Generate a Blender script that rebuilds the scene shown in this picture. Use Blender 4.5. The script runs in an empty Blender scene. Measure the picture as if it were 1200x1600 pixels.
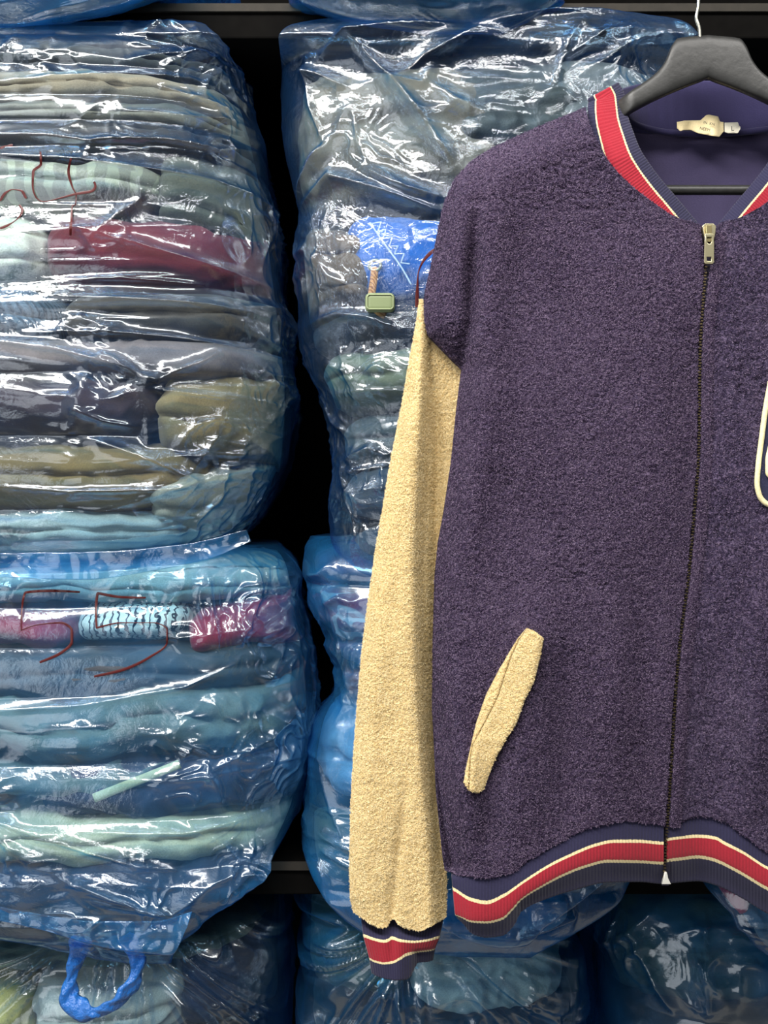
import bpy, math, random
import numpy as np
random.seed(7); np.random.seed(7)
SC = bpy.context.scene
COL = SC.collection
# ------------------------------------------------------------------ camera, world, lamps, exposure
FPX = 1818.0; ZC = 1.40
cam_d = bpy.data.cameras.new('camera'); cam = bpy.data.objects.new('camera', cam_d); COL.objects.link(cam)
cam.location = (0, 0, ZC); cam.rotation_euler = (math.pi/2, 0, 0)
cam_d.sensor_fit = 'VERTICAL'; cam_d.sensor_height = 36.0; cam_d.lens = 36.0*FPX/1600.0
cam_d.clip_start = 0.02
SC.camera = cam
w = bpy.data.worlds.new('room_light'); SC.world = w; w.use_nodes = True
bg = w.node_tree.nodes['Background']; bg.inputs[0].default_value = (0.80, 0.90, 1.0, 1); bg.inputs[1].default_value = 0.10
def area(name, loc, target, sx, sy, power, col=(1, 1, 1)):
    d = bpy.data.lights.new(name, 'AREA'); d.shape = 'RECTANGLE'; d.size = sx; d.size_y = sy; d.energy = power; d.color = col
    o = bpy.data.objects.new(name, d); COL.objects.link(o); o.location = loc
    from mathutils import Vector
    o.rotation_euler = (Vector(target)-Vector(loc)).to_track_quat('-Z', 'Y').to_euler()
    return o
area('ceiling_lamp', (-0.75, 0.05, 2.75), (0.0, 1.0, 1.4), 1.5, 0.26, 46, (1.0, 0.97, 0.92))
area('ceiling_lamp', (0.55, -0.35, 2.80), (0.1, 1.1, 1.4), 1.5, 0.22, 26, (1.0, 0.97, 0.93))
area('front_fill', (-1.9, -1.7, 1.60), (0.0, 1.1, 1.25), 2.6, 2.0, 33, (0.97, 0.98, 1.0))  # unseen soft lamp added as frontal fill for jacket and lower bags
SC.view_settings.view_transform = 'Standard'; SC.view_settings.look = 'None'
SC.view_settings.gamma = 1.0; SC.view_settings.use_curve_mapping = False
SC.view_settings.exposure = 0.40
SC.cycles.transparent_max_bounces = 16

# ------------------------------------------------------------------ helpers
def lin(r, g, b):
    f = lambda v: (v/255/12.92 if v/255 <= 0.04045 else ((v/255+0.055)/1.055)**2.4)
    return (f(r), f(g), f(b), 1.0)
def X(px, D): return (np.asarray(px, float)-600.0)/FPX*D
def Z(py, D): return ZC+(800.0-np.asarray(py, float))/FPX*D
def smooth(e0, e1, x):
    t = np.clip((x-e0)/(e1-e0), 0, 1); return t*t*(3-2*t)
def _hash(ix, iy, iz, seed):
    n = (ix.astype(np.uint32)*np.uint32(374761393) + iy.astype(np.uint32)*np.uint32(668265263) + iz.astype(np.uint32)*np.uint32(1274126177) + np.uint32((seed*974634211) & 0xffffffff))
    n = (n ^ (n >> np.uint32(13)))*np.uint32(1103515245); n = (n ^ (n >> np.uint32(16)))*np.uint32(2246822519)
    return n ^ (n >> np.uint32(15))
def perlin(x, y, z=None, seed=0):
    x = np.asarray(x, float); y = np.asarray(y, float)
    z = np.zeros_like(x)+0.37 if z is None else np.asarray(z, float)
    xi = np.floor(x).astype(np.int64); yi = np.floor(y).astype(np.int64); zi = np.floor(z).astype(np.int64)
    xf = x-xi; yf = y-yi; zf = z-zi
    u = xf**3*(xf*(xf*6-15)+10); v = yf**3*(yf*(yf*6-15)+10); q = zf**3*(zf*(zf*6-15)+10)
    tot = 0
    for dx in (0, 1):
        wx = u if dx else 1-u
        for dy in (0, 1):
            wy = v if dy else 1-v
            for dz in (0, 1):
                wz = q if dz else 1-q
                h = _hash(xi+dx, yi+dy, zi+dz, seed)
                gx = (h & np.uint32(1023)).astype(float)/511.5-1; gy = ((h >> np.uint32(10)) & np.uint32(1023)).astype(float)/511.5-1; gz = ((h >> np.uint32(20)) & np.uint32(1023)).astype(float)/511.5-1
                tot = tot + wx*wy*wz*(gx*(xf-dx)+gy*(yf-dy)+gz*(zf-dz))
    return tot*1.3
def fbm(x, y, z=None, seed=0, octv=3, gain=0.5):
    s = 0; a = 1.0; f = 1.0
    for k in range(octv):
        s = s + a*perlin(x*f, y*f, None if z is None else z*f, seed+k*17); a *= gain; f *= 2.03
    return s
def pchip(xk, yk, x):
    xk = np.asarray(xk, float); yk = np.asarray(yk, float); x = np.clip(np.asarray(x, float), xk[0], xk[-1])
    h = np.diff(xk); d = np.diff(yk)/h; m = np.zeros_like(yk)
    m[1:-1] = np.where(d[:-1]*d[1:] > 0, 2*d[:-1]*d[1:]/(d[:-1]+d[1:]+1e-12), 0); m[0] = d[0]; m[-1] = d[-1]
    i = np.clip(np.searchsorted(xk, x)-1, 0, len(xk)-2); t = (x-xk[i])/h[i]
    return ((1+2*t)*(1-t)**2*yk[i] + t*(1-t)**2*h[i]*m[i] + t*t*(3-2*t)*yk[i+1] + t*t*(t-1)*h[i]*m[i+1])
def seg_dist(px, py, poly):
    """distance in pixels-as-millimetres to a polyline and position along it (0..1)"""
    best = np.full(np.shape(px), 1e9); along = np.zeros(np.shape(px)); side = np.zeros(np.shape(px))
    P = np.asarray(poly, float); L = np.r_[0, np.cumsum(np.hypot(*np.diff(P, axis=0).T))]
    for k in range(len(P)-1):
        a, b = P[k], P[k+1]; e = b-a; l2 = e@e
        t = np.clip(((px-a[0])*e[0]+(py-a[1])*e[1])/l2, 0, 1)
        dx = px-(a[0]+t*e[0]); dy = py-(a[1]+t*e[1]); d = np.hypot(dx, dy)
        m = d < best; best = np.where(m, d, best); along = np.where(m, (L[k]+t*math.sqrt(l2))/L[-1], along)
        side = np.where(m, np.sign(e[0]*dy-e[1]*dx), side)
    return best, along, side
def densify(poly, step):
    P = np.asarray(poly, float); L = np.r_[0, np.cumsum(np.sqrt((np.diff(P, axis=0)**2).sum(1)))]
    n = max(2, int(L[-1]/step)+1); s = np.linspace(0, L[-1], n)
    return np.stack([pchip(L, P[:, k], s) for k in range(P.shape[1])], 1)

def mesh_np(name, V, F4, mat, parent=None, smooth_=True, uv=None, props=None):
    me = bpy.data.meshes.new(name); V = np.asarray(V, np.float32); F4 = np.asarray(F4, np.int32)
    k = F4.shape[1]
    me.vertices.add(len(V)); me.vertices.foreach_set('co', V.ravel())
    me.loops.add(F4.size); me.loops.foreach_set('vertex_index', F4.ravel())
    me.polygons.add(len(F4)); me.polygons.foreach_set('loop_start', np.arange(0, F4.size, k, dtype=np.int32))
    try: me.polygons.foreach_set('loop_total', np.full(len(F4), k, np.int32))
    except Exception: pass
    me.polygons.foreach_set('use_smooth', np.full(len(F4), smooth_, bool))
    if uv is not None:
        ul = me.uv_layers.new(name='UVMap'); ul.data.foreach_set('uv', np.asarray(uv, np.float32)[F4.ravel()].ravel())
    me.update(calc_edges=True); me.validate()
    if mat: me.materials.append(mat)
    o = bpy.data.objects.new(name, me); COL.objects.link(o)
    if parent: o.parent = parent; o.matrix_parent_inverse = parent.matrix_world.inverted()
    if props:
        for a, b in props.items(): o[a] = b
    return o
def grid_faces(R, C, wrap=False, off=0):
    i = np.arange(R-1)[:, None]; j = np.arange(C if wrap else C-1)[None, :]; j2 = (j+1) % C
    a = i*C+j; b = i*C+j2; c = (i+1)*C+j2; d = (i+1)*C+j
    return np.stack([a+0*b, b+0*a, c+0*a, d+0*a], -1).reshape(-1, 4)+off
def grid(name, P, mat, parent=None, wrap=False, skirt=0, uv=None, props=None):
    """P: R x C x 3 array; skirt turns the border back (+y) so that the sheet has a thickness"""
    if skirt:
        P = np.pad(P, ((1, 1), (1, 1), (0, 0)), mode='edge')
        for sl in (np.s_[0, :], np.s_[-1, :], np.s_[1:-1, 0], np.s_[1:-1, -1]): P[sl][..., 1] += skirt
        if uv is not None: uv = np.pad(uv, ((1, 1), (1, 1), (0, 0)), mode='edge')
    R, C = P.shape[:2]
    return mesh_np(name, P.reshape(-1, 3), grid_faces(R, C, wrap), mat, parent, uv=None if uv is None else uv.reshape(-1, 2), props=props)
def normals(P):
    du = np.gradient(P, axis=1); dv = np.gradient(P, axis=0); n = np.cross(du, dv)
    return n/(np.linalg.norm(n, axis=-1, keepdims=True)+1e-12)
def thing(name, label, cat, loc=(0, 0, 0), group=None):
    o = bpy.data.objects.new(name, None); COL.objects.link(o); o.location = loc; o.empty_display_size = 0.05
    bpy.context.view_layer.update(); o['label'] = label; o['category'] = cat
    if group: o['group'] = group
    return o
def tag(o, label, cat, group=None):
    o['label'] = label; o['category'] = cat
    if group: o['group'] = group
    return o
def box(name, lo, hi, mat, parent=None, bevel=0.0, props=None):
    lo = np.array(lo, float); hi = np.array(hi, float)
    V = np.array([[x, y, z] for x in (0, 1) for y in (0, 1) for z in (0, 1)], float)*(hi-lo)+lo
    F = [[0, 1, 3, 2], [4, 6, 7, 5], [0, 4, 5, 1], [2, 3, 7, 6], [0, 2, 6, 4], [1, 5, 7, 3]]
    o = mesh_np(name, V, F, mat, parent, smooth_=False, props=props)
    if bevel:
        m = o.modifiers.new('edge', 'BEVEL'); m.width = bevel; m.segments = 2
    return o
def tube(name, pts, rad, mat, parent=None, n=8, flat=1.0, props=None, cap=True):
    """swept tube through 3-D points (rad scalar or per point)"""
    P = np.asarray(pts, float); R = np.broadcast_to(np.asarray(rad, float), (len(P),))
    T = np.gradient(P, axis=0); T /= np.linalg.norm(T, axis=1, keepdims=True)+1e-12
    up = np.array([0, 1.0, 0]); S = np.cross(T, up); bad = np.linalg.norm(S, axis=1) < 1e-3; S[bad] = [1, 0, 0]
    S /= np.linalg.norm(S, axis=1, keepdims=True); U = np.cross(S, T)
    a = np.linspace(0, 2*np.pi, n, endpoint=False)
    V = P[:, None]+R[:, None, None]*(S[:, None]*np.cos(a)[None, :, None]+flat*U[:, None]*np.sin(a)[None, :, None])
    if cap: V = np.concatenate([P[:1, None]+0*V[:1], V, P[-1:, None]+0*V[:1]], 0)
    return grid(name, V, mat, parent, wrap=True, props=props)

# ------------------------------------------------------------------ materials
class NT:
    def __init__(s, name):
        s.m = bpy.data.materials.new(name); s.m.use_nodes = True; s.t = s.m.node_tree; s.t.nodes.clear()
        s.out = s.t.nodes.new('ShaderNodeOutputMaterial')
    def n(s, typ, **kw):
        nd = s.t.nodes.new('ShaderNode'+typ)
        for k, v in kw.items():
            if k.startswith('i_'): nd.inputs[k[2:].replace('_', ' ')].default_value = v
            elif hasattr(nd, k): setattr(nd, k, v)
        return nd
    def l(s, a, b): s.t.links.new(a, b)
    def coord(s, scale=(1, 1, 1), which='Object'):
        tc = s.n('TexCoord'); mp = s.n('Mapping'); mp.inputs['Scale'].default_value = scale
        s.l(tc.outputs[which], mp.inputs[0]); return mp.outputs[0]
    def noise(s, vec, scale, detail=3, rough=0.55, dist=0.0):
        nd = s.n('TexNoise'); nd.inputs['Scale'].default_value = scale; nd.inputs['Detail'].default_value = detail
        nd.inputs['Roughness'].default_value = rough; nd.inputs['Distortion'].default_value = dist
        if vec is not None: s.l(vec, nd.inputs['Vector'])
        return nd
    def ramp(s, fac, stops, interp='LINEAR'):
        nd = s.n('ValToRGB'); cr = nd.color_ramp; cr.interpolation = interp
        while len(cr.elements) < len(stops): cr.elements.new(0.5)
        for e, (p, c) in zip(cr.elements, stops): e.position = p; e.color = c
        s.l(fac, nd.inputs[0]); return nd.outputs[0]
    def math(s, op, a, b=None, c=None):
        nd = s.n('Math', operation=op)
        for k, v in enumerate((a, b, c)):
            if v is None: continue
            if isinstance(v, (int, float)): nd.inputs[k].default_value = v
            else: s.l(v, nd.inputs[k])
        return nd.outputs[0]
    def bump(s, h, strength, dist, normal=None):
        nd = s.n('Bump'); nd.inputs['Strength'].default_value = strength; nd.inputs['Distance'].default_value = dist
        s.l(h, nd.inputs['Height'])
        if normal is not None: s.l(normal, nd.inputs['Normal'])
        return nd.outputs[0]
    def pr(s, base, rough=0.8, normal=None, sheen=0.0, metal=0.0, spec=0.3):
        p = s.n('BsdfPrincipled')
        if isinstance(base, tuple): p.inputs['Base Color'].default_value = base
        else: s.l(base, p.inputs['Base Color'])
        p.inputs['Roughness'].default_value = rough; p.inputs['Metallic'].default_value = metal
        p.inputs['Specular IOR Level'].default_value = spec
        if sheen: p.inputs['Sheen Weight'].default_value = sheen; p.inputs['Sheen Roughness'].default_value = 0.5
        if normal is not None: s.l(normal, p.inputs['Normal'])
        s.l(p.outputs[0], s.out.inputs[0]); return p
_fab = {}
def fabric(rgb, shiny=False, weave=700, var=0.16, stripes=None):
    key = (rgb, shiny, weave, stripes)
    if key in _fab: return _fab[key]
    t = NT('cloth'); co = t.coord(); n1 = t.noise(co, 28, 4); n2 = t.noise(co, weave, 2)
    c = lin(*rgb); k = lambda f: tuple(min(1, v*f) for v in c[:3])+(1,)
    fac = t.math('ADD', t.math('MULTIPLY', n1.outputs[0], 0.6), t.math('MULTIPLY', n2.outputs[0], 0.4))
    colr = t.ramp(fac, [(0.3, k(1-var*2)), (0.7, k(1+var*2))])
    if stripes:
        axis, scale, rgb2, width = stripes
        wv = t.n('TexWave'); wv.bands_direction = axis; wv.inputs['Scale'].default_value = scale; wv.inputs['Distortion'].default_value = 2.5 if scale < 40 else 5.0
        wv.inputs['Detail'].default_value = 1.0; wv.inputs['Detail Scale'].default_value = 3.0 if scale < 60 else 1.2; t.l(co, wv.inputs[0])
        f2 = t.ramp(wv.outputs['Fac'], [(width, (0, 0, 0, 1)), (min(1, width+0.12), (1, 1, 1, 1))])
        mx = t.n('MixRGB'); t.l(f2, mx.inputs[0]); t.l(colr, mx.inputs[1]); mx.inputs[2].default_value = lin(*rgb2); colr = mx.outputs[0]
    nb = t.bump(n2.outputs[0], 0.4, 0.0008)
    t.pr(colr, 0.45 if shiny else 0.85, nb, sheen=0.0 if shiny else 0.15, spec=0.4 if shiny else 0.2)
    _fab[key] = t.m; return t.m
def film_mat(name, deep=(0.035, 0.26, 0.68), clear=(0.86, 0.92, 0.93), haze=0.035, power=1.0, mid=(0.20, 0.53, 0.84), milk=(24, 124, 214), crink=0.35, floor=0.12):
    """thin blue polythene: tinted see-through, bluer where the eye crosses it at a slant, a milky share and a sharp gloss"""
    t = NT(name); co = t.coord()
    n1 = t.noise(co, 55, 4, 0.6, 1.2); n2 = t.noise(co, 190, 3, 0.6, 0.8)
    hh = t.math('ADD', t.math('MULTIPLY', n1.outputs[0], 1.0), t.math('MULTIPLY', n2.outputs[0], 0.3))
    mk_ = t.noise(co, 9, 2); msk = t.ramp(mk_.outputs[0], [(0.42, (floor, floor, floor, 1)), (0.62, (1, 1, 1, 1))])
    nb = t.bump(t.math('MULTIPLY', hh, msk), crink, 0.004)
    lw = t.n('LayerWeight'); lw.inputs[0].default_value = 0.5; t.l(nb, lw.inputs['Normal'])
    lg = t.n('LayerWeight'); lg.inputs[0].default_value = 0.5
    f = t.math('POWER', lg.outputs['Facing'], 1.6*power)
    tint = t.ramp(f, [(0.0, clear+(1,)), (0.30, tuple(0.55*a+0.45*b for a, b in zip(clear, (0.44, 0.74, 0.90)))+(1,)), (0.5, mid+(1,)), (0.8, deep+(1,)), (1.0, tuple(v*0.6 for v in deep)+(1,))])
    tr = t.n('BsdfTransparent'); t.l(tint, tr.inputs[0])
    df = t.n('BsdfDiffuse'); df.inputs[0].default_value = lin(*milk); t.l(nb, df.inputs['Normal'])
    tl = t.n('BsdfTranslucent'); tl.inputs[0].default_value = lin(20, 122, 210); t.l(nb, tl.inputs['Normal'])
    mk = t.n('MixShader'); mk.inputs[0].default_value = 0.45; t.l(df.outputs[0], mk.inputs[1]); t.l(tl.outputs[0], mk.inputs[2])
    hn = t.noise(co, 14, 3); hz = t.math('ADD', t.math('MULTIPLY', f, 0.10), t.math('MULTIPLY', t.math('POWER', hn.outputs[0], 2.0), haze*4))
    m1 = t.n('MixShader'); t.l(hz, m1.inputs[0]); t.l(tr.outputs[0], m1.inputs[1]); t.l(mk.outputs[0], m1.inputs[2])
    gl = t.n('BsdfGlossy'); gl.inputs['Roughness'].default_value = 0.125; gl.inputs[0].default_value = (0.93, 0.97, 1, 1); t.l(nb, gl.inputs['Normal'])
    fr = t.n('Fresnel'); fr.inputs[0].default_value = 1.5; t.l(nb, fr.inputs['Normal'])
    gf = t.math('MINIMUM', t.math('MULTIPLY_ADD', fr.outputs[0], 1.0, 0.034), 0.28)
    g2 = t.n('BsdfGlossy'); g2.inputs['Roughness'].default_value = 0.34; g2.inputs[0].default_value = (0.86, 0.94, 1, 1); t.l(nb, g2.inputs['Normal'])
    mg = t.n('MixShader'); mg.inputs[0].default_value = 0.22; t.l(gl.outputs[0], mg.inputs[1]); t.l(g2.outputs[0], mg.inputs[2]); gl = mg
    m2 = t.n('MixShader'); t.l(gf, m2.inputs[0]); t.l(m1.outputs[0], m2.inputs[1]); t.l(gl.outputs[0], m2.inputs[2])
    t.l(m2.outputs[0], t.out.inputs[0]); return t.m
def plain(name, rgb, rough=0.6, metal=0.0, spec=0.4, nscale=0, nstr=0.2):
    t = NT(name); nb = None; c = lin(*rgb)
    if nscale:
        co = t.coord(); n = t.noise(co, nscale, 4); nb = t.bump(n.outputs[0], nstr, 0.001)
        col = t.ramp(n.outputs[0], [(0.3, tuple(v*0.8 for v in c[:3])+(1,)), (0.7, tuple(min(1, v*1.2) for v in c[:3])+(1,))])
        t.pr(col, rough, nb, metal=metal, spec=spec)
    else: t.pr(c, rough, None, metal=metal, spec=spec)
    return t.m
def fleece(name, dark, mid, light, scale=330):
    t = NT(name); co = t.coord()
    n1 = t.noise(co, scale, 4, 0.65, 1.5); n2 = t.noise(co, 9, 3); n3 = t.noise(co, scale*2.3, 2, 0.6, 1.0)
    f = t.math('ADD', t.math('MULTIPLY', n1.outputs[0], 0.75), t.math('MULTIPLY', n3.outputs[0], 0.25))
    f = t.math('ADD', f, t.math('MULTIPLY', t.math('SUBTRACT', n2.outputs[0], 0.5), 0.22))
    col = t.ramp(f, [(0.40, lin(*dark)), (0.50, lin(*mid)), (0.61, lin(*light))])
    nb = t.bump(f, 1.0, 0.005)
    t.pr(col, 0.95, nb, sheen=0.04, spec=0.08)
    return t.m
def rib_mat(name='striped_rib_knit'):
    """UV.y runs across the band: navy / cream / red / cream / navy, at 1/3 and 2/3"""
    t = NT(name); uv = t.n('UVMap'); sp = t.n('SeparateXYZ'); t.l(uv.outputs[0], sp.inputs[0])
    co = t.coord(); n = t.noise(co, 900, 2)
    e = 0.016
    navy = lin(44, 42, 68); red = lin(156, 36, 50); cream = lin(232, 214, 165)
    v = t.math('ADD', sp.outputs[1], t.math('MULTIPLY', t.math('SUBTRACT', n.outputs[0], 0.5), 0.02))
    st = t.ramp(v, [(0.0, navy), (1/3-2.2*e, cream), (1/3+e*0.6, red), (2/3-e*0.6, cream), (2/3+2.2*e, navy)], 'CONSTANT')
    mx = t.n('MixRGB', blend_type='MULTIPLY'); mx.inputs[0].default_value = 0.5
    t.l(st, mx.inputs[1]); g = t.ramp(n.outputs[0], [(0.25, (0.55, 0.55, 0.55, 1)), (0.7, (1, 1, 1, 1))]); t.l(g, mx.inputs[2])
    t.pr(mx.outputs[0], 0.85, t.bump(n.outputs[0], 0.3, 0.0006), sheen=0.2, spec=0.15)
    return t.m
M_RIB = rib_mat()
M_NAVY = fleece('navy_fleece', (30, 25, 42), (66, 56, 82), (112, 98, 124))
M_CREAM = fleece('cream_fleece', (204, 174, 114), (234, 208, 152), (248, 232, 186), scale=420)
M_LINING = fabric((58, 52, 80), weave=900, var=0.08)
M_BACKRIB = fabric((50, 46, 82), weave=800, var=0.06)
M_SHELF = plain('black_shelf_paint', (11, 10, 9), 0.85, nscale=60, spec=0.05)
M_TRIM = plain('shelf_lip_grey', (40, 36, 30), 0.8, nscale=90)
M_WALL = plain('dark_wall', (40, 40, 42), 0.9, nscale=20)
M_FLOOR = plain('concrete_floor', (120, 116, 110), 0.8, nscale=12)
M_BLACKPL = plain('black_hanger_plastic', (40, 40, 39), 0.42, nscale=160, nstr=0.25, spec=0.5)
M_STEEL = plain('steel_wire', (190, 188, 176), 0.25, metal=1.0)
M_BRASS = plain('aged_nickel', (205, 196, 158), 0.33, metal=1.0)
M_TEETH = plain('dull_brass_teeth', (120, 105, 80), 0.4, metal=1.0)
M_TAPE = fabric((34, 31, 46), weave=1200)
M_WHITEMETAL = plain('white_metal', (225, 222, 212), 0.35, metal=0.3)
M_MARK = plain('dark_red_marker', (74, 13, 11), 0.4)
M_LABELC = fabric((226, 208, 162), weave=900, var=0.08)
M_LABELW = fabric((232, 226, 206), weave=900, var=0.06)
M_INK = plain('black_ink', (30, 28, 26), 0.6)
M_CHEN = fabric((236, 220, 172), weave=500)
M_TWILL = fabric((40, 42, 66), weave=600)

# ------------------------------------------------------------------ setting: wall, floor, shelf rack
box('wall_back', (-2.2, 1.80, 0), (2.2, 1.90, 2.9), M_WALL, props={'kind': 'structure'})
box('floor', (-2.2, -2.2, -0.1), (2.2, 1.80, 0), M_FLOOR, props={'kind': 'structure'})
SHELF_Y = 1.185
Z_LOW = float(Z(1352, SHELF_Y)); Z_TOP = float(Z(14, SHELF_Y))
rk = thing('storage_rack', 'black metal storage rack whose shelves carry all the blue bags of clothes', 'shelving', (0, 1.5, 0))
for zt in (0.16, Z_LOW, Z_TOP):
    b_ = box('shelf_board', (-1.25, SHELF_Y, zt-0.030), (1.25, 1.74, zt), M_SHELF, rk, bevel=0.002)
    box('shelf_lip', (-1.25, SHELF_Y-0.004, zt-0.004), (1.25, SHELF_Y, zt+0.004), M_TRIM, b_)
box('back_panel', (-1.25, 1.742, 0.0), (1.25, 1.76, 2.4), M_SHELF, rk)
for sx in (-1.28, 1.25):
    for y0 in (1.19, 1.70): box('upright_post', (sx, y0, 0.0), (sx+0.03, y0+0.04, 2.4), M_SHELF, rk)

# ------------------------------------------------------------------ bags
class Bag:
    """rows: (py, px_left, px_right, y_front, y_back) - a superellipse section at every height"""
    def __init__(s, rows, D=1.16, n=3.0):
        s.rows = np.array(rows, float); s.D = D; s.n = n
    def sec(s, py):
        r = s.rows; return [pchip(r[:, 0], r[:, k], py) for k in (1, 2, 3, 4)]
    def front(s, px, py):
        xl, xr, yf, yb = s.sec(py); c = (xl+xr)/2; a = (xr-xl)/2
        q = np.clip(np.abs((px-c)/a), 0, 0.97); return (yf+yb)/2-(yb-yf)/2*(1-q**s.n)**(1/s.n)
    lobes = ()
    def film(s, *a, **k): s._film = (a, k); s.lobes = []
    def close(s): s.build_film(*s._film[0], **s._film[1])
    def taper(s, frac): return 1-0.13*smooth(0.08, 0.55, frac)
    def build_film(s, parent, mat, seed, folds=(), amp=1.0, horiz=1.0, NR=400, NCF=460, NCB=60, crumple=1.0, pleats=None, hz_scale=(1.3, 7.0), spots=(), lobe=0.0075):
        r = s.rows; py = np.linspace(r[0, 0], r[-1, 0], NR); xl, xr, yf, yb = s.sec(py)
        th = np.r_[np.linspace(np.pi+0.12, -0.12, NCF), np.linspace(-0.2, -np.pi+0.2, NCB)]   # along the front from one side to the other, then the back
        ct, st = np.cos(th), np.sin(th); S = lambda v: np.sign(v)*np.abs(v)**(2/s.n)
        c = ((xl+xr)/2)[:, None]; a = ((xr-xl)/2)[:, None]
        y = ((yf+yb)/2)[:, None]-((yb-yf)/2)[:, None]*S(st)[None]; px = c+a*S(ct)[None]*s.taper(0.5-0.5*S(st))[None]
        PY = np.repeat(py[:, None], len(th), 1)
        P = np.stack([X(px, s.D), y, Z(PY, s.D)], -1)
        x, z = P[..., 0], P[..., 2]
        # outward direction
        nx = S(ct)[None]*np.abs(S(ct)[None])/1.0; ny = -S(st)[None]
        N = np.stack([nx+0*y, ny+0*y, 0*y], -1); N /= np.linalg.norm(N, axis=-1, keepdims=True)+1e-9
        front = np.clip(st, 0, 1)[None]**0.5
        wx = x+0.02*perlin(x*9, z*9, y*9, seed+5); wz = z+0.012*perlin(x*8, z*8, y*8, seed+6)
        d = 0.010*amp*perlin(x*6, z*7, y*6, seed)
        if horiz:                                    # long taut folds
            sx_, sz_ = hz_scale
            m = smooth(-0.05, 0.4, perlin(x*5, z*6, y*5, seed+9))
            h1 = 1-np.abs(perlin(wx*sx_*2.2, wz*sz_*4.2, y*3, seed+1))*2.2
            h2 = 1-np.abs(perlin(wx*sx_*3.5, wz*sz_*9, y*4, seed+2))*2.2
            d = d+horiz*(0.0070*np.maximum(h1, 0)**4*(0.4+0.6*m)+0.0035*np.maximum(h2, 0)**4*m)
        cm = smooth(0.05, 0.45, perlin(x*9, z*9, y*9, seed+11))+0.06
        for (sx0, sy0, sr) in spots: cm = np.maximum(cm, np.exp(-((px-sx0)**2+(PY-sy0)**2)/sr**2)*1.35)
        e1 = 1-np.abs(perlin(wx*24, wz*24, y*24, seed+3))*2.4; e2 = 1-np.abs(perlin(wx*52+3*perlin(x*20, z*20, y*20, seed+8), wz*52, y*52, seed+4))*2.4
        d = d+crumple*cm*(0.0060*np.maximum(e1, 0)**2+0.0024*np.maximum(e2, 0)**2)
        if s.lobes:
            ts = np.full(px.shape, 1.0)
            for (x0, x1, yl, yr, h) in s.lobes:
                t = np.abs(PY-(yl+(yr-yl)*(px-x0)/(x1-x0)))/(h*0.56); inx = smooth(x0-14, x0+6, px)*smooth(x1+14, x1-6, px)
                ts = np.minimum(ts, np.clip(t, 0, 1)*inx+(1-inx))
            d = d-lobe*ts**3*front
        for poly, A, wd in folds:
            dist, al, side = seg_dist(px, PY, poly)
            env = np.clip(np.sin(np.pi*np.clip(al, 0.02, 0.98)), 0, 1)**0.5
            d = d+A*env*np.exp(-dist/wd)*front
        if pleats:
            (kx, ky), nple, A, rr = pleats; ang = np.arctan2(PY-ky, px-kx); rad = np.hypot(PY-ky, px-kx)
            q = nple*ang/np.pi+1.6*perlin(ang*3.3, rad*0.004, None, seed+20)
            w_ = 1-np.abs(((q*1.0) % 1.0)*2-1); q2 = 1-np.abs(((q*2.37+0.3) % 1.0)*2-1)
            d = d+A*(0.7*w_**1.5+0.35*q2**1.5)*smooth(0, 40, rad)*np.clip(1.3-rad/rr, 0.15, 1)
        d = 0.0105*np.tanh(d/0.0105)*(d < 0)*(0.25+0.75*front)+d*(d >= 0)
        P = P+N*d[..., None]
        s.P = P; s.ncf = NCF
        top = P[:1].mean(1, keepdims=True)+0*P[:1]; bot = P[-1:].mean(1, keepdims=True)+0*P[-1:]
        A_ = np.concatenate([top+0.04*(P[:1]-top), P, bot+0.04*(P[-1:]-bot)], 0)
        return grid('bag_film', A_, mat, parent, wrap=True)
    def on_film(s, pts, lift=0.0012):
        """3-D points on the wrinkled film where picture-plane points (px,py) of the bag face fall"""
        F = s.P[:, :s.ncf].reshape(-1, 3); fx = 600+F[:, 0]/F[:, 1]*FPX; fy = 800-(F[:, 2]-ZC)/F[:, 1]*FPX
        out = []
        for px, py in pts:
            d2 = (fx-px)**2+(fy-py)**2; near = np.where(d2 < 36)[0]
            k = near[np.argmin(F[near, 1])] if len(near) else np.argmin(d2)
            Y = F[k, 1]; out.append(Y)
        Y = np.array(out); Y2 = np.minimum(np.convolve(np.pad(Y, 2, mode='edge'), np.ones(5)/5, 'valid'), Y)-lift
        P = np.asarray(pts, float); return np.stack([(P[:, 0]-600)/FPX*Y2, Y2, ZC+(800-P[:, 1])/FPX*Y2], 1)
    def writing(s, strokes, width, parent):
        """each pen stroke: a thin flat ribbon of ink lying on the film"""
        Vs, Fs, o = [], [], 0
        for st in strokes:
            q = densify(st, 2.0); P = s.on_film(q); T = np.gradient(P, axis=0); T[:, 1] = 0
            T /= np.linalg.norm(T, axis=1, keepdims=True)+1e-9; Sd = np.stack([-T[:, 2], 0*T[:, 0], T[:, 0]], 1)
            wv = width*(0.75+0.35*np.sin(np.linspace(0, 9, len(P))))[:, None]
            A = np.stack([P-Sd*wv, P+np.array([0, -0.0003, 0]), P+Sd*wv], 1); Vs.append(A.reshape(-1, 3)); Fs.append(grid_faces(len(P), 3, off=o)); o += len(P)*3
        return mesh_np('marker_writing', np.concatenate(Vs), np.concatenate(Fs), M_MARK, parent)
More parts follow.
